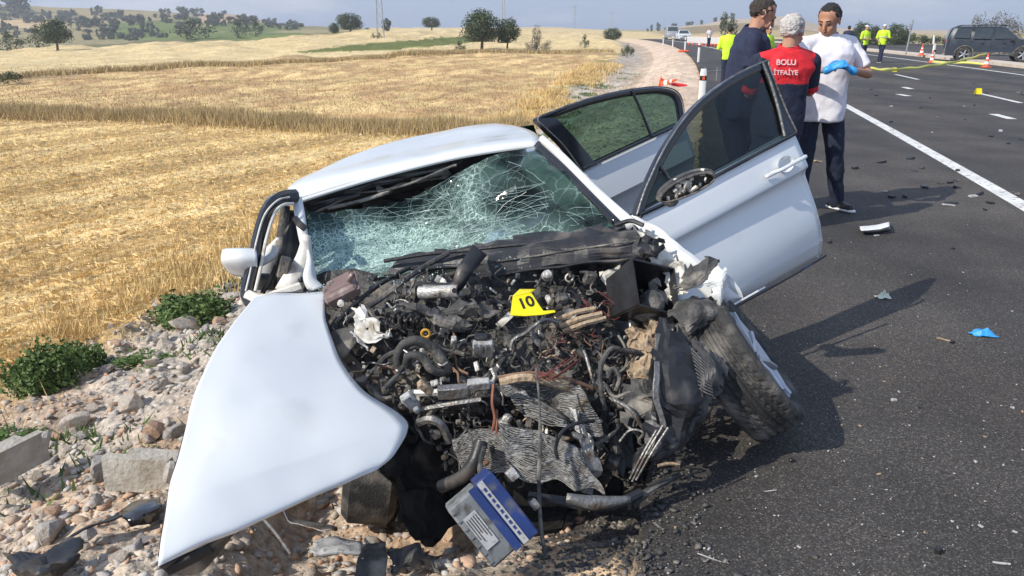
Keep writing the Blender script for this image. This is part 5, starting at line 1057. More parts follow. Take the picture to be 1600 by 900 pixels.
# ================================================================== VEHICLES
def vehicle(name,loc,rz,label,cat,Lg,Wd,prof,wins,side_wins,wheels,wr,paint,shoulder,hw_top,extra=None):
    """prof: closed outline (x forward, z); body narrows above the shoulder"""
    r=empty(name,(0,0,0),label,cat)
    zt_=max(z for x,z in prof)
    def hw(z): return Wd/2 if z<=shoulder else Wd/2-(z-shoulder)/(zt_-shoulder)*(Wd/2-hw_top)
    # wheel arches cut into the outline
    pts=[]
    for (x,z) in prof: pts.append((x,z))
    zb=min(z for x,z in prof)
    bot=[]
    for wx_ in sorted(wheels):
        R0=wr*1.16
        for a in np.linspace(pi,0,9): bot.append((wx_+math.cos(a)*R0,max(zb,wr+math.sin(a)*R0) if 0<a<pi else zb))
    xs0=min(x for x,z in prof); outline=[(Lg/2,zb)]+[(x,z) for x,z in prof if z>zb+.01]+[(-Lg/2,zb)]+bot
    n=len(outline); mb=MB(); ring=[]
    for s,ins in((-1,.0),(-1,-1),(1,-1),(1,0)): pass
    vs=[(x,-hw(z)+.05,z) for x,z in outline]; 
    A_=[(x,-hw(z),z) for x,z in outline]; B_=[(x,hw(z),z) for x,z in outline]
    cx=0; cz=.9; sh=lambda q,d:(q[0]*(1+d*.0)+ (cx-q[0])*d, q[1], q[2]+(cz-q[2])*d)
    A1=[sh((x,-hw(z)+.06,z),0) for x,z in outline]; A0=[sh((x,-hw(z),z),.035) if z>zb+.01 and z>wr*2.2 else (x,-hw(z),z) for x,z in outline]
    B1=[sh((x,hw(z)-.06,z),0) for x,z in outline]; B0=[sh((x,hw(z),z),.035) if z>zb+.01 and z>wr*2.2 else (x,hw(z),z) for x,z in outline]
    mb.add(A0+A1+B1+B0,[tuple(range(n)),tuple(range(4*n-1,3*n-1,-1))]+[((i+1)%n+k*n,i+k*n,i+(k+1)*n,(i+1)%n+(k+1)*n) for k in range(3) for i in range(n)])
    add('body',mb,paint,r,smooth=True)
    for poly in side_wins:
        for s in(-1,1):
            q=[(x,s*(hw(z)+.004),z) for x,z in poly]; add('side_window',MB().add(q,[tuple(range(len(q)))]),'vglass',r,smooth=False,solid=.006)
    for (x0,z0,x1,z1,f) in wins:
        nn=.012 if x0+x1>0 else -.012
        q=[(x0+nn,-hw(z0)*f,z0),(x0+nn,hw(z0)*f,z0),(x1+nn,hw(z1)*f,z1),(x1+nn,-hw(z1)*f,z1)]; add('windscreen' if x0>0 else 'rear_window',MB().add(q,[(0,1,2,3)]),'vglass',r,smooth=False,solid=.006)
    for x in wheels:
        for s in(-1,1):
            c=(x,s*(Wd/2-.10),wr); w=add('wheel',MB().lathe([(wr*.62,-.10),(wr*.93,-.11),(wr,-.08),(wr,.08),(wr*.93,.11),(wr*.62,.10)],c,(0,1,0),28),'rubber',r)
            add('rim',MB().lathe([(.0,.06),(wr*.2,.075),(wr*.25,.05)],c,(0,s,0),20),'rim',w); 
            for k in range(5):
                a=2*pi*k/5; d=Vector((math.cos(a),0,math.sin(a))); add('spoke',MB().tube([Vector(c)+Vector((0,s*.07,0))+d*.02,Vector(c)+Vector((0,s*.075,0))+d*wr*.64],[.035,.05],6),'rim',w)
            add('hub_shadow',MB().lathe([(.0,.03),(wr*.63,.03)],c,(0,s,0),20),'black',w); add('rim_ring',MB().lathe([(wr*.66,.06),(wr*.62,.085),(wr*.58,.06)],c,(0,s,0),24),'rim',w)
    if extra: extra(r,hw)
    for ch in r.children_recursive if hasattr(r,'children_recursive') else []: pass
    r.location=loc; r.rotation_euler=(0,0,rz); WLOC[r.name]=Vector(loc); return r
def suvx(r,hw):
    for s in(-1,1):
        add('roof_rail',MB().tube([(-1.7,s*.58,1.72),(-1.5,s*.58,1.77),(.3,s*.58,1.78),(.55,s*.58,1.72)],.02,6),'blk',r)
        add('wing_mirror',MB().cbox((.72,s*1.02,1.08),(.12,.18,.16),None,.3),'blk',r)
        add('side_cladding',MB().cbox((.0,s*(.905),.42),(1.9,.05,.13),None,.2),'dusty',r)
        for x,z in((.42,.92),(-.55,.92)): add('door_handle',MB().cbox((x,s*.925,z),(.16,.03,.03),None,.3),'blk',r)
        for x in(.85,-.12,-1.05): add('door_gap',MB().box((x,s*.912,.72),(.012,.006,.62)),'black',r,smooth=False)
        for x in(-1.28,1.30): add('wheel_arch_trim',MB().tube([(x+math.cos(a)*.42,s*.915,.36+math.sin(a)*.42) for a in np.linspace(-.15,pi+.15,14)],.035,6),'dusty',r)
        add('tail_lamp',MB().cbox((-2.10,s*.78,1.0),(.05,.14,.22),None,.2),'red',r)
sv=A(1556,95,40.); svz=.02
suv=vehicle('parked_suv',(sv.x+.55,41.5,0.),-.42,'dark grey four wheel drive car crossing the far carriageway behind a cone','car',4.3,1.84,
 [(2.15,.55),(2.12,.95),(1.95,1.06),(1.05,1.12),(.42,1.66),(.2,1.72),(-1.75,1.72),(-1.98,1.62),(-2.12,1.05),(-2.15,.5)][::1]+[(-2.15,.30)],[(1.03,1.14,.45,1.64,.86),(-2.13,1.08,-2.0,1.56,.82)],
 [[(.86,1.12),(.86-.02,1.18),(.40,1.60),(-.02,1.62),(-.06,1.12)],[(-.20,1.12),(-.16,1.62),(-.92,1.62),(-.98,1.12)],[(-1.14,1.14),(-1.08,1.61),(-1.72,1.60),(-1.86,1.18)]],[-1.28,1.30],.36,'suv',1.08,.72,suvx)
def carx(r,hw):
    for s in(-1,1):
        add('headlight',MB().cbox((2.14,s*.62,.66),(.10,.34,.13),None,.3),'rim',r); add('wing_mirror',MB().cbox((.75,s*.98,.98),(.12,.16,.12),None,.3),'white',r)
    add('grille',MB().cbox((2.2,0,.62),(.04,.7,.12),None,.2),'blk',r); add('lower_grille',MB().cbox((2.2,0,.36),(.04,1.2,.14),None,.2),'blk',r)
wcx=A(1067,60,118)
vehicle('white_car',(wcx.x,118,0),-pi/2-.10,'small white car facing us in the distance on the road','car',4.4,1.78,[(2.2,.5),(2.15,.72),(1.2,.92),(.45,1.42),(-.9,1.46),(-1.7,1.05),(-2.15,1.0),(-2.2,.4),(-2.2,.24)],[(1.15,.95,.5,1.38,.84),(-1.65,1.08,-.98,1.42,.84)],[[(.95,.96),(.42,1.36),(-.2,1.38),(-.2,.96)],[(-.3,.96),(-.3,1.38),(-.85,1.38),(-1.3,1.0)]],[-1.3,1.35],.31,'white',.92,.62,carx)
vcx=A(1049,60,130)
vehicle('grey_van',(vcx.x,130,0),-pi/2-.1,'pale grey van standing left of the distant white car','van',4.8,1.9,[(2.4,.6),(2.35,1.0),(1.7,1.25),(1.2,2.0),(-2.3,2.05),(-2.4,.4),(-2.4,.3)],[(1.68,1.3,1.25,1.9,.86)],[[(1.4,1.3),(1.1,1.85),(.4,1.85),(.4,1.3)]],[-1.5,1.5],.34,'galv',1.2,.8)
# ================================================================== ROADSIDE FURNITURE
def cone_proto():
    r=empty('traffic_cone',(0,0,0),'c','traffic cone'); add('cone_base',MB().cbox((0,0,.02),(.40,.40,.04),None,.3),'orange',r,smooth=False)
    add('cone_body',MB().lathe([(.155,.04),(.125,.17)],(0,0,0),(0,0,1),20),'orange',r)
    add('white_band',MB().lathe([(.126,.17),(.098,.30)],(0,0,0),(0,0,1),20),'postwhite',r); add('cone_top',MB().lathe([(.098,.30),(.072,.42)],(0,0,0),(0,0,1),20),'orange',r)
    add('white_band',MB().lathe([(.073,.42),(.055,.50)],(0,0,0),(0,0,1),20),'postwhite',r); add('cone_top',MB().lathe([(.055,.50),(.03,.70),(.0,.705)],(0,0,0),(0,0,1),20),'orange',r)
    return r
cp=cone_proto(); cg='traffic cones closing off the road'
for i,(px,py,Y,lab,s) in enumerate(((1540,108,35,'orange and white cone in front of the dark four wheel drive car',.85),(1455,100,40,'orange cone at the foot of the bent white post',.8),(1439,89,48,'farther orange and white cone just left of the white post',.9))):
    p=A(px,py,Y); o=cp if i==0 else copy_tree(cp); o.location=(p.x,Y,0 if i<2 else .1); o.scale=(s,)*3; o['label']=lab; o['group']=cg; WLOC[o.name]=o.location.copy()
p=G(1035,132,-.05); o=copy_tree(cp,loc=(p.x-.1,p.y-.6,tz1(p.x,p.y)+.12),rot=(1.2,.5,.4),label='orange cone lying on the dirt shoulder above the open rear door')
o['group']=cg
add_=add('red_cloth_heap',MB().cap((p.x+.25,p.y-.7,tz1(p.x,p.y)+.10),(p.x+.55,p.y-.7,tz1(p.x,p.y)+.08),.14,.10,12,.7,(0,0,1)),'red',None); tag(add_,'dark red bundle lying beside the toppled cone','bundle')
add_=add('orange_scrap',MB().cap((G(1063,81,0).x,G(1063,81,0).y,.05),(G(1063,81,0).x+.5,G(1063,81,0).y,.05),.18,.16,10,.5,(0,0,1)),'orange'); tag(add_,'small orange scrap on the pale shoulder in the distance','debris')
def post_proto():
    r=empty('marker_post',(0,0,0),'x','marker post'); add('post_body',MB().loft([(0,0,0,.055,.03),(0,0,.85,.055,.03),(0,0,.95,.045,.02)],10),'postwhite',r); add('black_band',MB().loft([(0,0,.70,.058,.033),(0,0,.80,.058,.033)],10),'black',r); add('reflector',MB().cbox((0,-.034,.75),(.04,.006,.07),None,.2),'orange',r,smooth=False); return r
pp=post_proto()
for i,(px,py,s,lab) in enumerate(((1091,97,1.05,'white marker post nearest the far end of the pale shoulder'),(1070,80,1.05,'white marker post in front of the distant white car'),(1051,73,1.0,'white marker post in front of the grey van'),(1036,70,.95,'farthest white marker post left of the grey van'))):
    g_=G(px,py,0); o=pp if i==0 else copy_tree(pp); o.location=(g_.x,g_.y,-.02); o.scale=(s,s,s); o['label']=lab; o['group']='white marker posts along the shoulder'
g_=G(1095,172,-.05); o=copy_tree(pp,loc=(g_.x,g_.y,-.1),scale=(1.3,1.3,.95),label='broad white marker post just behind the open front door'); 
def rail():
    r=empty('wire_barrier',tuple(G(1130,118,0)),'thin wire strung between short stakes behind the man in navy','barrier')
    for x in(1119,1142,1100): q=G(x,126,0); add('stake',MB().tube([q,q+Vector((0,0,.42))],.012,6),'galv',r)
    a=G(1100,126,0)+Vector((0,0,.30)); b=G(1142,126,0)+Vector((0,0,.33)); add('wire',MB().tube([a,b],.006,5),'galv',r)
rail()
# sign pole, bent post
g_=G(1415,86,.12); r=empty('sign_pole',g_,'tall thin galvanised sign pole on the median strip','pole'); add('pole',MB().tube([g_,g_+Vector((.12,0,2.0))],.045,8),'galv',r); add('sign_edge',MB().cbox(g_+Vector((.02,0,1.62)),(.5,.03,.28),(0,.0,1.35),.1),'galv',r)
g_=G(1458,90,.12); r=empty('bent_marker_post',g_,'bent white plastic post leaning beside the cone on the median','marker post'); add('post_body',MB().tube([g_,g_+Vector((-.02,0,.7)),g_+Vector((-.10,0,.72)),g_+Vector((-.14,0,1.15))],[.09,.08,.06,.05],8),'postwhite',r); add('black_band',MB().tube([g_+Vector((0,0,.3)),g_+Vector((0,0,.4))],.092,8),'black',r)
# caution tape
tp=[(1356,107,30),(1385,109,30),(1420,107,31),(1455,103,32),(1490,97,33.5),(1520,90,35),(1541,84,35.5)]
pt=catmull([A(*q) for q in tp],8); mb=MB().grid([[q+Vector((0,0,.05+.02*math.sin(i*.9))),q+Vector((.0,.03*math.sin(i*.6),-.05))] for i,q in enumerate(pt)]); tag(add('caution_tape',mb,'tape',solid=.004),'yellow caution tape sagging across the road from the cone','tape')
pt=catmull([A(*q) for q in [(1455,96,40),(1480,98,38),(1512,98,36),(1540,101,35)]],6); mb=MB().grid([[q+Vector((0,0,.05)),q+Vector((0,.02,-.05))] for q in pt]); tag(add('caution_tape',mb,'tape',solid=.004),'second stretch of yellow tape between the two orange cones','tape')
def ymark(px,py,s,lab):
    c=G(px,py,0); r=empty('evidence_marker',c,lab,'evidence marker'); mb=MB().grid([[c+Vector((x*s,y*s,z*s)) for x in(-.13,.13)] for y,z in((-.10,0),(-.02,.26),(.02,.26),(.10,0))]); add('folded_plate',mb,'yellow',r,smooth=False,solid=.006)
ymark(1528,147,.55,'yellow evidence marker beside a lane dash on the right'); ymark(1397,112,.6,'yellow evidence marker standing below the yellow tape')
# red and white barriers far away
bp_=empty('road_barrier',(0,0,0),'x','barrier')
for i in range(4): add('panel',MB().cbox((-.75+.5*i,0,.45),(.5,.10,.5),None,.1),'orange' if i%2 else 'postwhite',bp_,smooth=False)
for x in(-.8,.8): add('foot',MB().cbox((x,0,.1),(.12,.5,.2),None,.1),'orange',bp_,smooth=False)
for i in range(9):
    g_=A(1087+7*i,66,84-1.2*i); o=bp_ if i==0 else copy_tree(bp_); o.location=(g_.x,g_.y,0); o.rotation_euler=(0,0,-.2); o.scale=(.9,1,1.15); o['label']='red and white road barrier in the distant row across the road'; o['group']='distant row of red and white road barriers'
# power poles
def pylon(px,Y,top,lab,w=.5):
    b=A(px,60,Y); z=tz1(b.x,Y); zt_=A(px,top,Y).z; r=empty('power_pole',(b.x,Y,z),lab,'power pole',); h=zt_-z
    for s in(-1,1): add('pole_leg',MB().tube([(b.x+s*w,Y,z),(b.x+s*w*.45,Y,zt_)],.085,5),'galv',r)
    mb=MB(); n=int(h/1.2)
    for i in range(n):
        z0=z+h*i/n; z1=z+h*(i+1)/n; a=w*(1-.55*i/n); c=w*(1-.55*(i+1)/n); mb.tube([(b.x-a,Y,z0),(b.x+c,Y,z1)],.03,3); mb.tube([(b.x+a,Y,z0),(b.x-c,Y,z1)],.03,3)
    add('lattice',mb,'galv',r); add('crossarm',MB().cbox((b.x,Y,z+h*.93),(2.6,.12,.14),None,.1),'galv',r,smooth=False)
pylon(595,115,-60,'nearest lattice power pole rising from the green strip'); pylon(787,200,-25,'power pole above the pair of trees',.42); pylon(897,300,8,'thin distant power pole left of the road end',.45); pylon(955,380,18,'farthest power pole close to the end of the road',.5)
# ================================================================== TREES AND BUSHES
def leafmesh(n,size,seed,shape='round',gap=.45):
    r=np.random.default_rng(seed); nc=max(6,n//45); cc=r.normal(size=(nc,3)); cc/=np.linalg.norm(cc,axis=1)[:,None]; cc*=(r.uniform(.35,1.0,(nc,1)))**.6; cr=r.uniform(.22,.44,nc)
    if shape=='tall': cc[:,0:2]*=.75
    if shape=='flat': cc[:,2]*=.6
    k=r.integers(0,nc,n); d=r.normal(size=(n,3)); d/=np.linalg.norm(d,axis=1)[:,None]; p=cc[k]+d*cr[k][:,None]*r.uniform(.6,1.05,(n,1)); p[:,2]=np.maximum(p[:,2],-.82)
    a=r.normal(size=(n,3)); a/=np.linalg.norm(a,axis=1)[:,None]; b=np.cross(a,r.normal(size=(n,3))); b/=np.linalg.norm(b,axis=1)[:,None]
    s=size*r.uniform(.6,1.3,(n,1)); v=np.stack([p-a*s,p+b*s*.6,p+a*s,p-b*s*.6],1).reshape(-1,3); f=np.arange(4*n).reshape(-1,4); return v,f
LM={}
def getleaf(key,n,size,shape,m):
    v,f=leafmesh(n,size,hash(key)%9999 if False else sum(map(ord,key)),shape); me=npmesh(key,v,f); me.materials.append(M[m]); return me
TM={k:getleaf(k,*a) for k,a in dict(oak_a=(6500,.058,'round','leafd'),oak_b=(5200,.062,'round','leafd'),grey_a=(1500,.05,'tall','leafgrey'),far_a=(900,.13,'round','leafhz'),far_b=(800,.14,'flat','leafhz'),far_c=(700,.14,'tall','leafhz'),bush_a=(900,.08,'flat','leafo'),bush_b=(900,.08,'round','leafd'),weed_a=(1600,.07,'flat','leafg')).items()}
def tree(name,px,base,Y,wpx,hpx,kind,label,cat='tree',group=None,trunk=.28,zfix=None,m=None):
    b=A(px,base,Y); z=tz1(b.x,Y) if zfix is None else zfix; sc=math.hypot(Y,b.x)/FOC*1.03; w=wpx*sc/2; h=hpx*sc
    o=empty(name,(b.x,Y,z),label,cat,group)
    cr=bpy.data.objects.new('crown',TM[kind]); COL.objects.link(cr); cr.parent=o; ch=h*(1-trunk)/1.75; cr.location=(0,0,h-ch*.95); cr.scale=(w,w,ch); cr.rotation_euler=(0,0,random.uniform(0,6))
    if trunk>0:
        t=MB(); t.tube([(0,0,-.3),(w*.06,0,h*trunk),(w*.02,0,h*.6)],[w*.10,w*.07,w*.03],7)
        for k in range(5): a=k*1.3; t.tube([(w*.05,0,h*trunk*.9),(w*.3*math.cos(a),w*.3*math.sin(a),h*(.45+.1*(k%3))),(w*.55*math.cos(a),w*.55*math.sin(a),h*(.62+.08*(k%2)))],[w*.05,w*.035,w*.012],5)
        WLOC[o.name]=Vector((0,0,0)); tr=add('trunk',t,'bark',o,recenter=False); tr.location=(0,0,0)
    WLOC[o.name]=Vector((b.x,Y,z)); return o
tree('oak_tree',752,80,74,54,54,'oak_a','large dark oak with full crown at the edge of the field')
tree('oak_tree',792,79,75,34,42,'oak_b','smaller dark oak just right of the large one')
tree('bush',718,82,70,17,17,'bush_b','low round bush at the left foot of the large oak','bush',trunk=0)
tree('bare_shrub',838,74,66,20,40,'grey_a','tall thin grey twiggy shrub in the field','shrub',trunk=.1)
tree('bare_shrub',852,76,66,24,18,'grey_a','low grey shrub spreading right of the tall thin one','shrub',trunk=0); tree('bare_shrub',828,78,66,20,16,'grey_a','low grey shrub at the left foot of the tall thin one','shrub',trunk=0)
tree('bush',913,63,84,13,18,'bush_b','small dark bush beside the field track','bush',trunk=0); tree('bush',957,55,120,25,15,'oak_b','wide dark bush on the horizon near the road end','bush',trunk=0)
tree('oak_tree',91,85,98,36,36,'oak_b','spreading green tree standing alone at the field crest on the left'); tree('bush',62,78,112,28,26,'bush_b','dark bush immediately behind the lone tree on the left','bush',trunk=0); tree('bush',17,80,115,34,20,'bush_b','wide dark bush at the far left field edge','bush',trunk=0)
tree('bush',14,131,35,30,20,'bush_a','round olive bush at the left end of the field boundary','bush',trunk=0)
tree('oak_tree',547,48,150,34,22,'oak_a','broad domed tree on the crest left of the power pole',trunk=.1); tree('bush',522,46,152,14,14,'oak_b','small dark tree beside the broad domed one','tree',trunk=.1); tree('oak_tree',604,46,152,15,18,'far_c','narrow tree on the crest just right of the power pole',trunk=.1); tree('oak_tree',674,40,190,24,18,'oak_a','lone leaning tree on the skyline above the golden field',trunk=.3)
tree('bush',574,47,150,12,5,'bush_b','tiny flat bush on the crest between two trees','bush',trunk=0); tree('bush',583,63,112,7,7,'bush_b','left of two tiny bushes on the green strip','bush',trunk=0); tree('bush',593,62,112,8,9,'bush_b','right of two tiny bushes at the foot of the power pole','bush',trunk=0)
tree('bush',980,84,58,18,22,'bush_a','straggly olive bush beside the pale shoulder','bush',trunk=0)
for (x,y,w,h) in((305,66,46,26),(375,58,20,22),(401,56,20,20)): tree('bush',x,y,205,w,h,'bush_b','dark dense bush below the hillside meadow','bush',group='dark bushes below the hillside meadow',trunk=0)
rr=random.Random(5)
hb=[(x,y,w,h) for x,y,w,h in((28,20,60,34),(10,14,40,26),(130,38,26,14),(152,42,30,16),(96,36,30,14),(236,50,14,18),(222,42,22,18),(180,46,22,16),(170,55,30,14),(205,66,26,14),(190,62,18,12),(285,26,28,18),(308,24,26,14),(258,24,20,14),(335,40,14,12),(350,22,16,6))]
for i in range(170):
    x=rr.uniform(0,470); hb.append((x,rr.uniform(22,64) if x<300 else rr.uniform(28,44),rr.uniform(6,22),rr.uniform(5,13)))
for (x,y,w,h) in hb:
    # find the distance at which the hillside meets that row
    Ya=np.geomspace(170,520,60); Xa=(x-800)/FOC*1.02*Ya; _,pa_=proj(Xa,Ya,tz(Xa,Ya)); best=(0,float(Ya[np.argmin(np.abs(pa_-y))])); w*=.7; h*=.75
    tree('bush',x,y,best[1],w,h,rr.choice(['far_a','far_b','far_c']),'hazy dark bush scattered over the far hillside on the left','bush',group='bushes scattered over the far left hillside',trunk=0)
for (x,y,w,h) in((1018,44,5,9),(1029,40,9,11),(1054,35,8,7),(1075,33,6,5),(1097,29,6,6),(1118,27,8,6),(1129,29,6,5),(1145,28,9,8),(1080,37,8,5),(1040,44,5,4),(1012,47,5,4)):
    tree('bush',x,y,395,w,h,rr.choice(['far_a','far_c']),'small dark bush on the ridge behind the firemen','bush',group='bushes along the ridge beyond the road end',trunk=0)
tree('oak_tree',1134,78,110,24,44,'bush_a','green bush beside the road behind the man in navy','bush',trunk=0)
for (x,w,h,q) in((1345,26,26,'directly behind the left officer'),(1365,18,22,'between the two officers'),(1398,28,24,'right of the right hand officer'),(1412,16,16,'just behind the sign pole')): tree('verge_bush',x,69,86,w,h,'oak_b','dark green bush on the far verge '+q,'bush',group='dark bushes on the far verge',trunk=0)
for (x,w,h,q) in((1432,24,18,'right of the sign pole'),(1450,22,15,'above the farther cone'),(1470,30,14,'right of the bent post'),(1488,24,14,'midway between bent post and dark car'),(1508,18,22,'touching the rear of the dark car'),(1380,26,16,'behind the right hand officer'),(1335,24,12,'left of the officers')): tree('verge_bush',x,69,82,w,h,'bush_a','pale olive brush on the far verge '+q,'bush',group='olive brush on the far verge',trunk=0)
for (x,w,h,q) in((1530,30,40,'left of three, over its rear end'),(1556,34,42,'middle of three'),(1585,30,36,'right of three, at the picture edge')): tree('reed_clump',x,66,70,w,h,'grey_a','tall dry reeds behind the dark car, '+q,'reeds',group='tall reeds behind the dark car',trunk=0)
# ================================================================== STRAW, WEEDS
def blades(name,X,Y,hgt,wid,lean,m,dens_noise=None,z=None,seed=1,bunch=1):
    r=np.random.default_rng(seed); n=len(X); Z=tz(X,Y) if z is None else z
    a=r.uniform(0,2*pi,n); dx,dy=np.cos(a)*wid,np.sin(a)*wid; la=r.uniform(0,2*pi,n); ll=r.uniform(0,lean,n)*hgt
    v=np.stack([np.stack([X-dx,Y-dy,Z-.01],1),np.stack([X+dx,Y+dy,Z-.01],1),np.stack([X+np.cos(la)*ll,Y+np.sin(la)*ll,Z+hgt],1)],1).reshape(-1,3)
    me=npmesh(name,v,np.arange(3*n).reshape(-1,3)); return add(name,me,m)
r=np.random.default_rng(3)
def field_pts(n,y0,y1,pw,o0,o1,u0=-.78,u1=.2):
    t=r.random(n); Y=y0*(y1/y0)**(t**pw); X=Y*(u0+(u1-u0)*r.random(n)); off=X-xw(Y); k=(off>o0)&(off<o1); return X[k],Y[k]
X,Y=field_pts(230000,4.2,24,.9,-60,-8.0); s_=(X*.87-Y*.49); row=np.round(s_/.16)*.16+r.normal(0,.022,len(X)); X=X+(row-s_)*.87; Y=Y-(row-s_)*.49; X=X+r.normal(0,.01,len(X))
dn=fbm(X*1.2,Y*1.2,0,3,17); bn=.5+.5*np.sin((X*.87-Y*.49)*2*pi/2.3+1.5); k=r.random(len(X))<(.30+.7*sst(.35,.6,dn))
X,Y=X[k],Y[k]; o=blades('stubble',X,Y,r.uniform(.02,.065,len(X)),.0016+.0003*Y,.6,'straw',seed=2); tag(o,'golden wheat stubble standing in rows in the near field','stubble',kind='stuff')
X,Y=field_pts(20000,4.2,22,.9,-60,-7.9); a=r.uniform(0,pi,len(X)); l=r.uniform(.03,.08,len(X)); Z=tz(X,Y)+r.uniform(.01,.045,len(X)); dx,dy=np.cos(a)*l,np.sin(a)*l; w=.0015+.0003*Y
v=np.stack([np.stack([X-dx,Y-dy,Z],1),np.stack([X+dx,Y+dy,Z+r.normal(0,.02,len(X))],1),np.stack([X+dx*.9-dy*w/l*2,Y+dy*.9+dx*w/l*2,Z],1)],1).reshape(-1,3); o=add('loose_straw',npmesh('loose_straw',v,np.arange(len(v)).reshape(-1,3)),'straw'); tag(o,'loose cut straw lying between the stubble rows','straw',kind='stuff')
# tall dry band
X=r.uniform(-22,5.5,60000); bc_=np.interp(X,[-20,-12,-5,0,4],[24.5,23.2,20.8,20.0,19.6]); Y=bc_+r.normal(0,.55,len(X)); k=(X-xw(Y))<-7.6; X,Y=X[k],Y[k]
o=blades('tall_dry_grass',X,Y,r.uniform(.12,.42,len(X))*np.clip(.4+fbm(X*.6,Y*.6,0,3,3),.4,1.2),.012,.7,'tallgrass',seed=4); tag(o,'band of tall dry brown grass crossing the field','grass',kind='stuff')
X=r.uniform(-60,14,42000); PXx=800+FOC*X/60; ly=np.interp(X,[-26,-20,-9,-4,10],[36,46,58,66,66]); Y=ly+r.normal(0,.7,len(X)); k=(X-xw(Y))<-8.5; X,Y=X[k],Y[k]
o=blades('field_boundary_grass',X,Y,r.uniform(.12,.38,len(X)),.03,.6,'tallgrass',seed=5); tag(o,'dark dry weeds growing along the field boundary','grass',kind='stuff')
X,Y=field_pts(36000,24,64,1.,-60,-9,-.72,.16); o=blades('coarse_stubble',X,Y,r.uniform(.03,.10,len(X)),.016,.9,'tallgrass',seed=9); tag(o,'coarse stubble and clods in the second field','stubble',kind='stuff')
# embankment toe grass
Y=r.uniform(3.6,46,44000)**1.0; off=r.normal(-8.15,.42,len(Y)); X=xw(Y)+off; k=fbm(X*.8,Y*.8,0,2,6)>.42; X,Y=X[k],Y[k]; o=blades('dry_verge_grass',X,Y,r.uniform(.05,.22,len(X)),.0026+.0005*Y,.8,'straw',seed=6); tag(o,'dry straw coloured grass along the foot of the embankment','grass',kind='stuff')
Y=r.uniform(3.2,40,30000); off=r.normal(-7.1,.55,len(Y)); X=xw(Y)+off; k=fbm(X*1.1,Y*1.1,0,2,16)>.60; X,Y=X[k],Y[k]; o=blades('green_ground_cover',X,Y,r.uniform(.02,.10,len(X)),.012,1.2,'leafg',seed=8); tag(o,'low green weeds among the stones','weeds',kind='stuff')
def weed(px,py,w,h,lab,n=4200):
    p=G(px,py,-.8); v,f=leafmesh(n,.075,int(px),'flat',.3); q_=v.reshape(-1,4,3); c_=q_.mean(1); wob=.35+1.1*fbm(c_[:,0]*1.7+px,c_[:,1]*1.7,c_[:,2]*1.2,3,int(px)%50); q_=q_-c_[:,None]+(c_*wob[:,None])[:,None]; v=q_.reshape(-1,3)*np.array([w,w*.6,h])+np.array([0,0,h*.55]); me=npmesh('foliage',v,f); r_=empty('green_weed_bush',(p.x,p.y,tz1(p.x,p.y)-.03),lab,'weed bush'); me.materials.append(M['leafg']); o=bpy.data.objects.new('foliage',me); COL.objects.link(o); o.parent=r_
    mb=MB()
    for k in range(26): a=random.uniform(0,6.3); q=random.uniform(.2,.9); mb.tube([(0,0,0),(math.cos(a)*w*q*.6,math.sin(a)*w*q*.3,h*.5),(math.cos(a)*w*q,math.sin(a)*w*q*.5,h*random.uniform(.6,1.1))],.005,4)
    me=bpy.data.meshes.new('stems'); me.from_pydata(mb.v,[],mb.f); me.materials.append(M['leafg']); o=bpy.data.objects.new('stems',me); COL.objects.link(o); o.parent=r_
weed(305,496,.34,.24,'leafy green weed clump behind the large boulder'); weed(72,608,.27,.27,'leafy green weed clump at the left below the stubble'); weed(130,575,.20,.22,'smaller leafy green weed clump right of the left one',2600); weed(235,488+90,.30,.08,'flat low green weeds creeping over the stones',1500); weed(20,690,.24,.07,'low green weeds at the left edge among the stones',1200)
# ================================================================== ROCKS
def rockmesh(seed,m,n=2,flat=1.):
    import bmesh
    bm=bmesh.new(); bmesh.ops.create_icosphere(bm,subdivisions=n,radius=1); r_=random.Random(seed); pl=[]
    for k in range(9):
        d=Vector((r_.gauss(0,1),r_.gauss(0,1),r_.gauss(0,1))).normalized(); pl.append((d,r_.uniform(.40,.78)))
    for v in bm.verts:
        p=v.co.copy(); k=1+.25*(float(vnoise(p.x*1.5+seed,p.y*1.5,p.z*1.5))-.5); p=p*k
        for d,h in pl:
            t=p.dot(d)
            if t>h: p=p-d*(t-h)*.98
        v.co=Vector((p.x,p.y*.85,p.z*.7*flat))
    me=bpy.data.meshes.new('rock'); bm.to_mesh(me); bm.free(); me.materials.append(M[m]); return me
RM=[rockmesh(i,['rock','rockg','rock','rocko','rockg','rock'][i%6],3 if i<3 else 2) for i in range(14)]
def rock(p,s,i,label,group=None,sink=.25,rot=None):
    o=bpy.data.objects.new('rock',RM[i%len(RM)]); COL.objects.link(o); o.location=(p[0],p[1],tz1(p[0],p[1])+s*.7*(.7-sink)); o.scale=(s,s*random.uniform(.8,1.2),s*random.uniform(.8,1.15)); o.rotation_euler=rot or (random.uniform(-.5,.5),random.uniform(-.5,.5),random.uniform(0,6)); tag(o,label,'rock',group); return o
for (px,py,s,i,lab) in((293,515,.19,0,'large rounded boulder in front of the green weeds'),(362,470,.11,6,'pale boulder beside the bent door frame'),(330,492,.085,2,'small pale boulder just right of the large boulder'),(205,640,.12,5,'white jagged block of limestone amid the rubble slope'),(240,682,.10,3,'ochre stone lump close to the bonnet edge'),(140,575,.085,1,'rounded stone at the end of the weeds'),(80,845,.12,4,'upright grey stone slab near the bottom left'),(255,545,.09,8,'pale stone on the slope below the large boulder'),(120,670,.12,2,'flat grey rock above the broken concrete kerb'),(160,740,.10,1,'grey rock between the two concrete kerb pieces'),(242,470+30,.07,9,'buff stone beside the weeds')):
    z=-.75 if py<560 else -.55; p=G(px,py,z)
    for _ in range(4): p=G(px,py,tz1(p.x,p.y))
    rock(p,s,i,lab)
n=0; rr=random.Random(8)
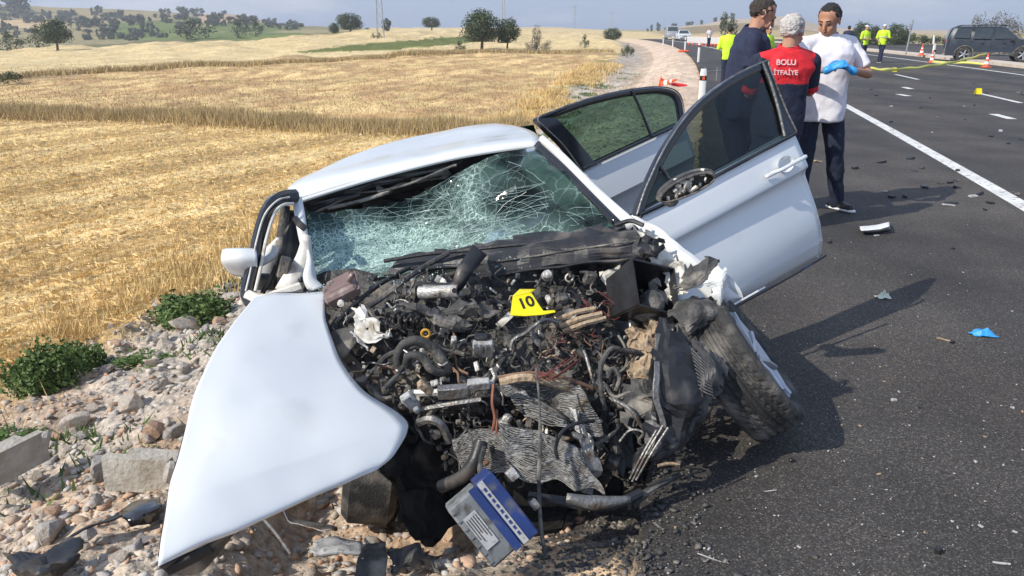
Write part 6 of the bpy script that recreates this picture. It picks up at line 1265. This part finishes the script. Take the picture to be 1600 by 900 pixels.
while n<285:
    Y=1.4*(9/1.4)**rr.random()**.9; off=rr.uniform(-8.1,-4.0); X=float(xw(Y))+off
    px,py=proj(X,Y,tz1(X,Y))
    if not(-60<px<700 and py<960): continue
    if off>-5 and rr.random()<.6: continue
    s=rr.choice([.02,.025,.03,.035,.045,.055,.07]); rock((X,Y),s,rr.randint(0,13),'angular pale limestone chunk in the rubble of the embankment','loose rocks in the embankment rubble'); n+=1
def pebbles(name,n,sampler,smin,smax,m,lab,seed,power=3.6):
    import bmesh
    bm=bmesh.new(); bmesh.ops.create_icosphere(bm,subdivisions=1,radius=1); bv=np.array([tuple(v.co) for v in bm.verts]); bf=np.array([[v.index for v in f.verts] for f in bm.faces]); bm.free()
    X,Y,Z=sampler(n); n=len(X); r_=np.random.default_rng(seed); s=smin+(smax-smin)*r_.random(n)**power; V=bv[None]*(1+.6*r_.normal(size=(n,len(bv),1))*.6)*s[:,None,None]*np.stack([r_.uniform(.8,1.3,n),r_.uniform(.5,1,n),r_.uniform(.3,.75,n)],1)[:,None,:]
    a=r_.uniform(0,2*pi,n); c_,s2=np.cos(a)[:,None],np.sin(a)[:,None]; x=V[:,:,0]*c_-V[:,:,1]*s2; y=V[:,:,0]*s2+V[:,:,1]*c_; V=np.stack([x+X[:,None],y+Y[:,None],V[:,:,2]+(Z+s*.25)[:,None]],-1).reshape(-1,3)
    F=(bf[None]+(np.arange(n)*len(bv))[:,None,None]).reshape(-1,3); o=add(name,npmesh(name,V,F),m); tag(o,lab,'gravel',kind='stuff')
def samp(o0,o1,y0,y1,cl=0.,sd=1):
    def f(n):
        r_=np.random.default_rng(sd); Y=y0*(y1/y0)**r_.random(n); off=r_.uniform(o0,o1,n); X=xw(Y)+off; 
        if cl: k=fbm(X*1.5,Y*1.5,0,3,sd)>cl; X,Y=X[k],Y[k]
        return X,Y,tz(X,Y)
    return f
pebbles('rubble_pale',17000,samp(-8.2,-4.0,1.2,32,.38,11),.0035,.038,'rock','small pale stones of the embankment rubble',1)
pebbles('rubble_grey',13000,samp(-8.0,-3.7,1.2,32,.40,12),.004,.034,'rockg','small grey stones of the embankment rubble',2)
pebbles('rubble_ochre',12000,samp(-7.5,-3.4,1.2,20,.40,13),.004,.028,'rocko','ochre soil crumbs and stones on the embankment',3)
def road_s(n):
    r_=np.random.default_rng(44); Y=1.7*(26/1.7)**r_.random(n); off=-EDGE+r_.exponential(.9,n)*1.2; k=(off<9); X=(xw(Y)+off)[k]; Y=Y[k]; return X,Y,np.full(len(X),.0015)
pebbles('road_grit',2600,road_s,.0012,.0055,'rockg','light coloured grit scattered over the asphalt',4,4)
pebbles('road_glass_crumbs',900,lambda n:(lambda r_:(r_.normal(1.9,1.3,n),r_.normal(2.9,1.3,n).clip(1.7,8),np.full(n,.002)))(np.random.default_rng(45)),.0015,.005,'label','bright glass and plastic crumbs scattered on the asphalt',5,3)
def edge_s(n):
    r_=np.random.default_rng(46); Y=1.5*(12/1.5)**r_.random(n); off=-EDGE-.12+r_.normal(0,.16,n); X=xw(Y)+off; Z=np.where(off>-EDGE,.004,tz(X,Y)); return X,Y,Z
pebbles('edge_gravel',7000,edge_s,.004,.016,'dusty','dark gravel along the ragged asphalt edge',6)
# concrete kerb pieces
def slab(pxs,d,h,lab,z=-.45):
    r_=empty('concrete_kerb',G(*pxs[0],z),lab,'concrete kerb'); a,b=[G(*q,z) for q in pxs]; t=(b-a).normalized(); n_=Vector((-t.y,t.x,0)); L_=(b-a).length
    P=[[a+t*L_*s+n_*o_+Vector((0,0,z_)) for o_,z_ in((d,.0),(d,.02),(.05,.02),(.03,h),(.0,h),(-.01,-.06))] for s in np.linspace(0,1,9)]
    add('wall_face',MB().grid(P),'concrete',r_,smooth=False,solid=.02)
    add('broken_end',MB().cbox(b+Vector((0,0,h*.5)),(.05,.05,h*1.15),(.2,.3,.4),.3),'rockg',r_,smooth=False)
    return r_
slab([(-40,758),(72,700)],.22,.09,'broken concrete channel section at the left edge of the picture')
slab([(165,745),(268,752)],.22,.10,'broken concrete channel section next to the bonnet',-.40)
# plastic and metal debris
def deb(name,rows,m,lab,cat,amp=.02,sc=12,solid=.005,**k):
    o=sheet(name,rows,m,None,amp=amp,sc=sc,solid=solid,**k); tag(o,lab,cat); return o
def gy(px,py,z): return (px,py,G(px,py,z).y)
deb('black_trim_piece',[[gy(188,800,-.35),gy(215,783,-.33),gy(252,775,-.33)],[gy(192,812,-.3),gy(220,800,-.28),gy(252,792,-.28)],[gy(204,824,-.34),gy(225,818,-.34),gy(250,808,-.34)]],'blkgloss','curved black plastic trim lying against the bonnet edge','plastic debris')
deb('black_bumper_piece',[[gy(5,862,-.22),gy(60,872,-.18),gy(125,842,-.22)],[gy(15,885,-.15),gy(62,892,-.12),gy(120,862,-.16)],[gy(30,905,-.2),gy(70,910,-.2),gy(118,880,-.22)]],'blk','large broken black bumper piece in the bottom left corner','plastic debris',amp=.05)
deb('thin_trim_strip',[[gy(95,840,-.28),gy(130,826,-.28),gy(185,800,-.3)],[gy(96,845,-.25),gy(132,832,-.25),gy(186,806,-.28)]],'blk','thin bent black strip between the stones','plastic debris')
deb('pale_metal_strip',[[gy(438,795,-.2),gy(470,812,-.2),gy(524,822,-.2)],[gy(440,801,-.17),gy(472,820,-.17),gy(528,834,-.17)]],'steel','pale bent metal strip on the soil below the bonnet','metal debris')
o=hose('metal_rod',[(405,803,G(405,803,-.18).y),(430,832,G(430,832,-.16).y),(455,866,G(455,866,-.14).y)],.007,'steel',None,6); tag(o,'short rusty rod sticking out below the bonnet','metal debris')
deb('white_bumper_fragment',[[gy(492,845,-.14),gy(530,840,-.14),gy(566,842,-.14)],[gy(494,862,-.10),gy(530,862,-.10),gy(568,862,-.10)],[gy(498,868,-.13),gy(530,870,-.13),gy(566,868,-.13)]],'label','dirty white bumper fragment on the soil in shadow','plastic debris',amp=.03)
deb('grey_panel_fragment',[[gy(566,850,-.1),gy(604,848,-.1)],[gy(560,872,-.05),gy(604,872,-.05)],[gy(552,905,-.08),gy(602,905,-.08)]],'dusty','dark grey rectangular panel fragment at the bottom edge','plastic debris',amp=.01)
deb('torn_fragment_pile',[[gy(608,858,-.1),gy(650,850,-.08),gy(690,862,-.1)],[gy(610,872,-.04),gy(648,868,-.04),gy(688,874,-.04)],[gy(612,880,-.08),gy(650,884,-.08),gy(686,884,-.08)]],'dusty','torn grey fragments in the shadow beneath the engine','plastic debris',amp=.06,sc=18)
deb('fender_fragment',[[gy(1343,354,.01),gy(1368,352,.01),gy(1389,347,.03)],[gy(1345,360,.05),gy(1370,358,.05),gy(1390,353,.07)],[gy(1348,363,.0),gy(1372,362,.0),gy(1391,358,.01)]],'postwhite','curved white bumper sliver lying on the asphalt near the man','plastic debris',amp=.008)
def crumple(px,py,z,w,d,h,m,name,lab,cat,seed):
    c=G(px,py,z); P=[]
    for i in range(15):
        row=[]
        for j in range(15):
            u,v=i/14-.5,j/14-.5; rr_=math.hypot(u,v); k=.75+.5*float(vnoise(math.atan2(v,u)*1.3+seed,0,0)); row.append(c+Vector((u*w*k,v*d*k,h*(.2+float(vnoise(u*7+seed,v*7,seed)))*max(0,1-(rr_*1.9)**2)+.006)))
        P.append(row)
    o=add(name,MB().grid(P),m,solid=.002); tag(o,lab,cat)
crumple(1533,524,0,.13,.07,.045,'glove','dropped_glove','crumpled bright blue nitrile glove lying on the asphalt','glove',3)
crumple(1380,466,0,.085,.06,.05,'airbag','crumpled_tissue','small crumpled pale green scrap lying in the door shadow','litter',9)
def bit(px,py,sz,m,rz,lab,cat,name):
    c=G(px,py,sz[2]/2); o=add(name,MB().cbox(c,sz,(random.uniform(-.2,.2),random.uniform(-.2,.2),rz),.25),m,smooth=False); tag(o,lab,cat); return o
bit(1477,531,(.085,.010,.008),'tan',-.35,'thin brown stick of debris left of the blue glove','debris','debris_stick'); bit(1488,534,(.022,.018,.016),'blk',.3,'small black stub at the end of the brown stick','debris','debris_stub')
bit(1237,719,(.02,.015,.016),'blk',.3,'small dark lump on the asphalt below the tyre','debris','debris_lump'); bit(1467,860,(.024,.018,.02),'blk',.3,'dark lump on the asphalt near the bottom right','debris','debris_lump')
bit(1397,625,(.03,.016,.014),'label',.2,'small white chip on the asphalt right of the wheel','debris','debris_chip'); bit(1202,767,(.055,.004,.003),'label',.0,'thin pale splinter on the asphalt','debris','debris_splinter'); bit(1110,872,(.085,.004,.004),'label',-.45,'long pale splinter at the bottom of the road','debris','debris_splinter')
bit(1270,868,(.03,.018,.01),'dusty',-.3,'grey plastic flake on the road bottom centre right','debris','debris_flake'); bit(1565,880,(.05,.008,.005),'label',-.4,'pale sliver near the bottom right corner','debris','debris_splinter'); bit(1297,378,(.035,.02,.015),'blk',.4,'small black piece beside the open door edge','debris','debris_piece')
bit(1370,368,(.05,.02,.01),'label',.4,'pale scrap just below the white bumper sliver','debris','debris_scrap'); bit(1488,388,(.04,.02,.01),'blk',.4,'small black scrap on the asphalt right of the white sliver','debris','debris_scrap')
bit(1278,252,(.10,.05,.02),'tan',.2,'pale brown scrap between the man\'s legs and the door','debris','debris_scrap'); bit(1336,262,(.07,.06,.03),'blk',.2,'black scrap right of the white shirted man\'s leg','debris','debris_scrap')
rr=random.Random(31)
for i in range(46):
    px=rr.uniform(1340,1600);py=rr.uniform(120,330)
    if px<1340+ (py-150)*.0: continue
    o=bit(px,py,(rr.uniform(.03,.14),rr.uniform(.02,.07),rr.uniform(.01,.03)),rr.choice(['blk','blk','blk','label','dusty']),rr.uniform(0,3),'small crash fragment scattered over the carriageway','debris','crash_fragment'); o['group']='crash fragments scattered over the carriageway'
for i in range(60):
    px=rr.uniform(1050,1600);py=rr.uniform(400,900)
    if px<1300 and py<720: continue
    o=bit(px,py,(rr.uniform(.006,.02),rr.uniform(.004,.010),rr.uniform(.003,.008)),rr.choice(['blk','label','dusty','label','tan']),rr.uniform(0,3),'tiny crash fragment on the near asphalt','debris','crash_fragment'); o['group']='tiny fragments on the near asphalt'

# ------------------------------------------------------------------ air
hb_=MB().box((0,430,5.0),(2640,1900,74)); 
hm=bpy.data.materials.new('thin_haze'); hm.use_nodes=True; hn_=hm.node_tree.nodes; 
for x in list(hn_):
    if x.type!='OUTPUT_MATERIAL': hn_.remove(x)
pv=hn_.new('ShaderNodeVolumePrincipled'); pv.inputs['Color'].default_value=(.93,.96,1,1); pv.inputs['Density'].default_value=.0007; pv.inputs['Anisotropy'].default_value=.2
hm.node_tree.links.new(pv.outputs[0],[x for x in hn_ if x.type=='OUTPUT_MATERIAL'][0].inputs['Volume'])
o=add('haze',hb_,hm,smooth=False); tag(o,'thin summer haze over the land','haze',kind='stuff')
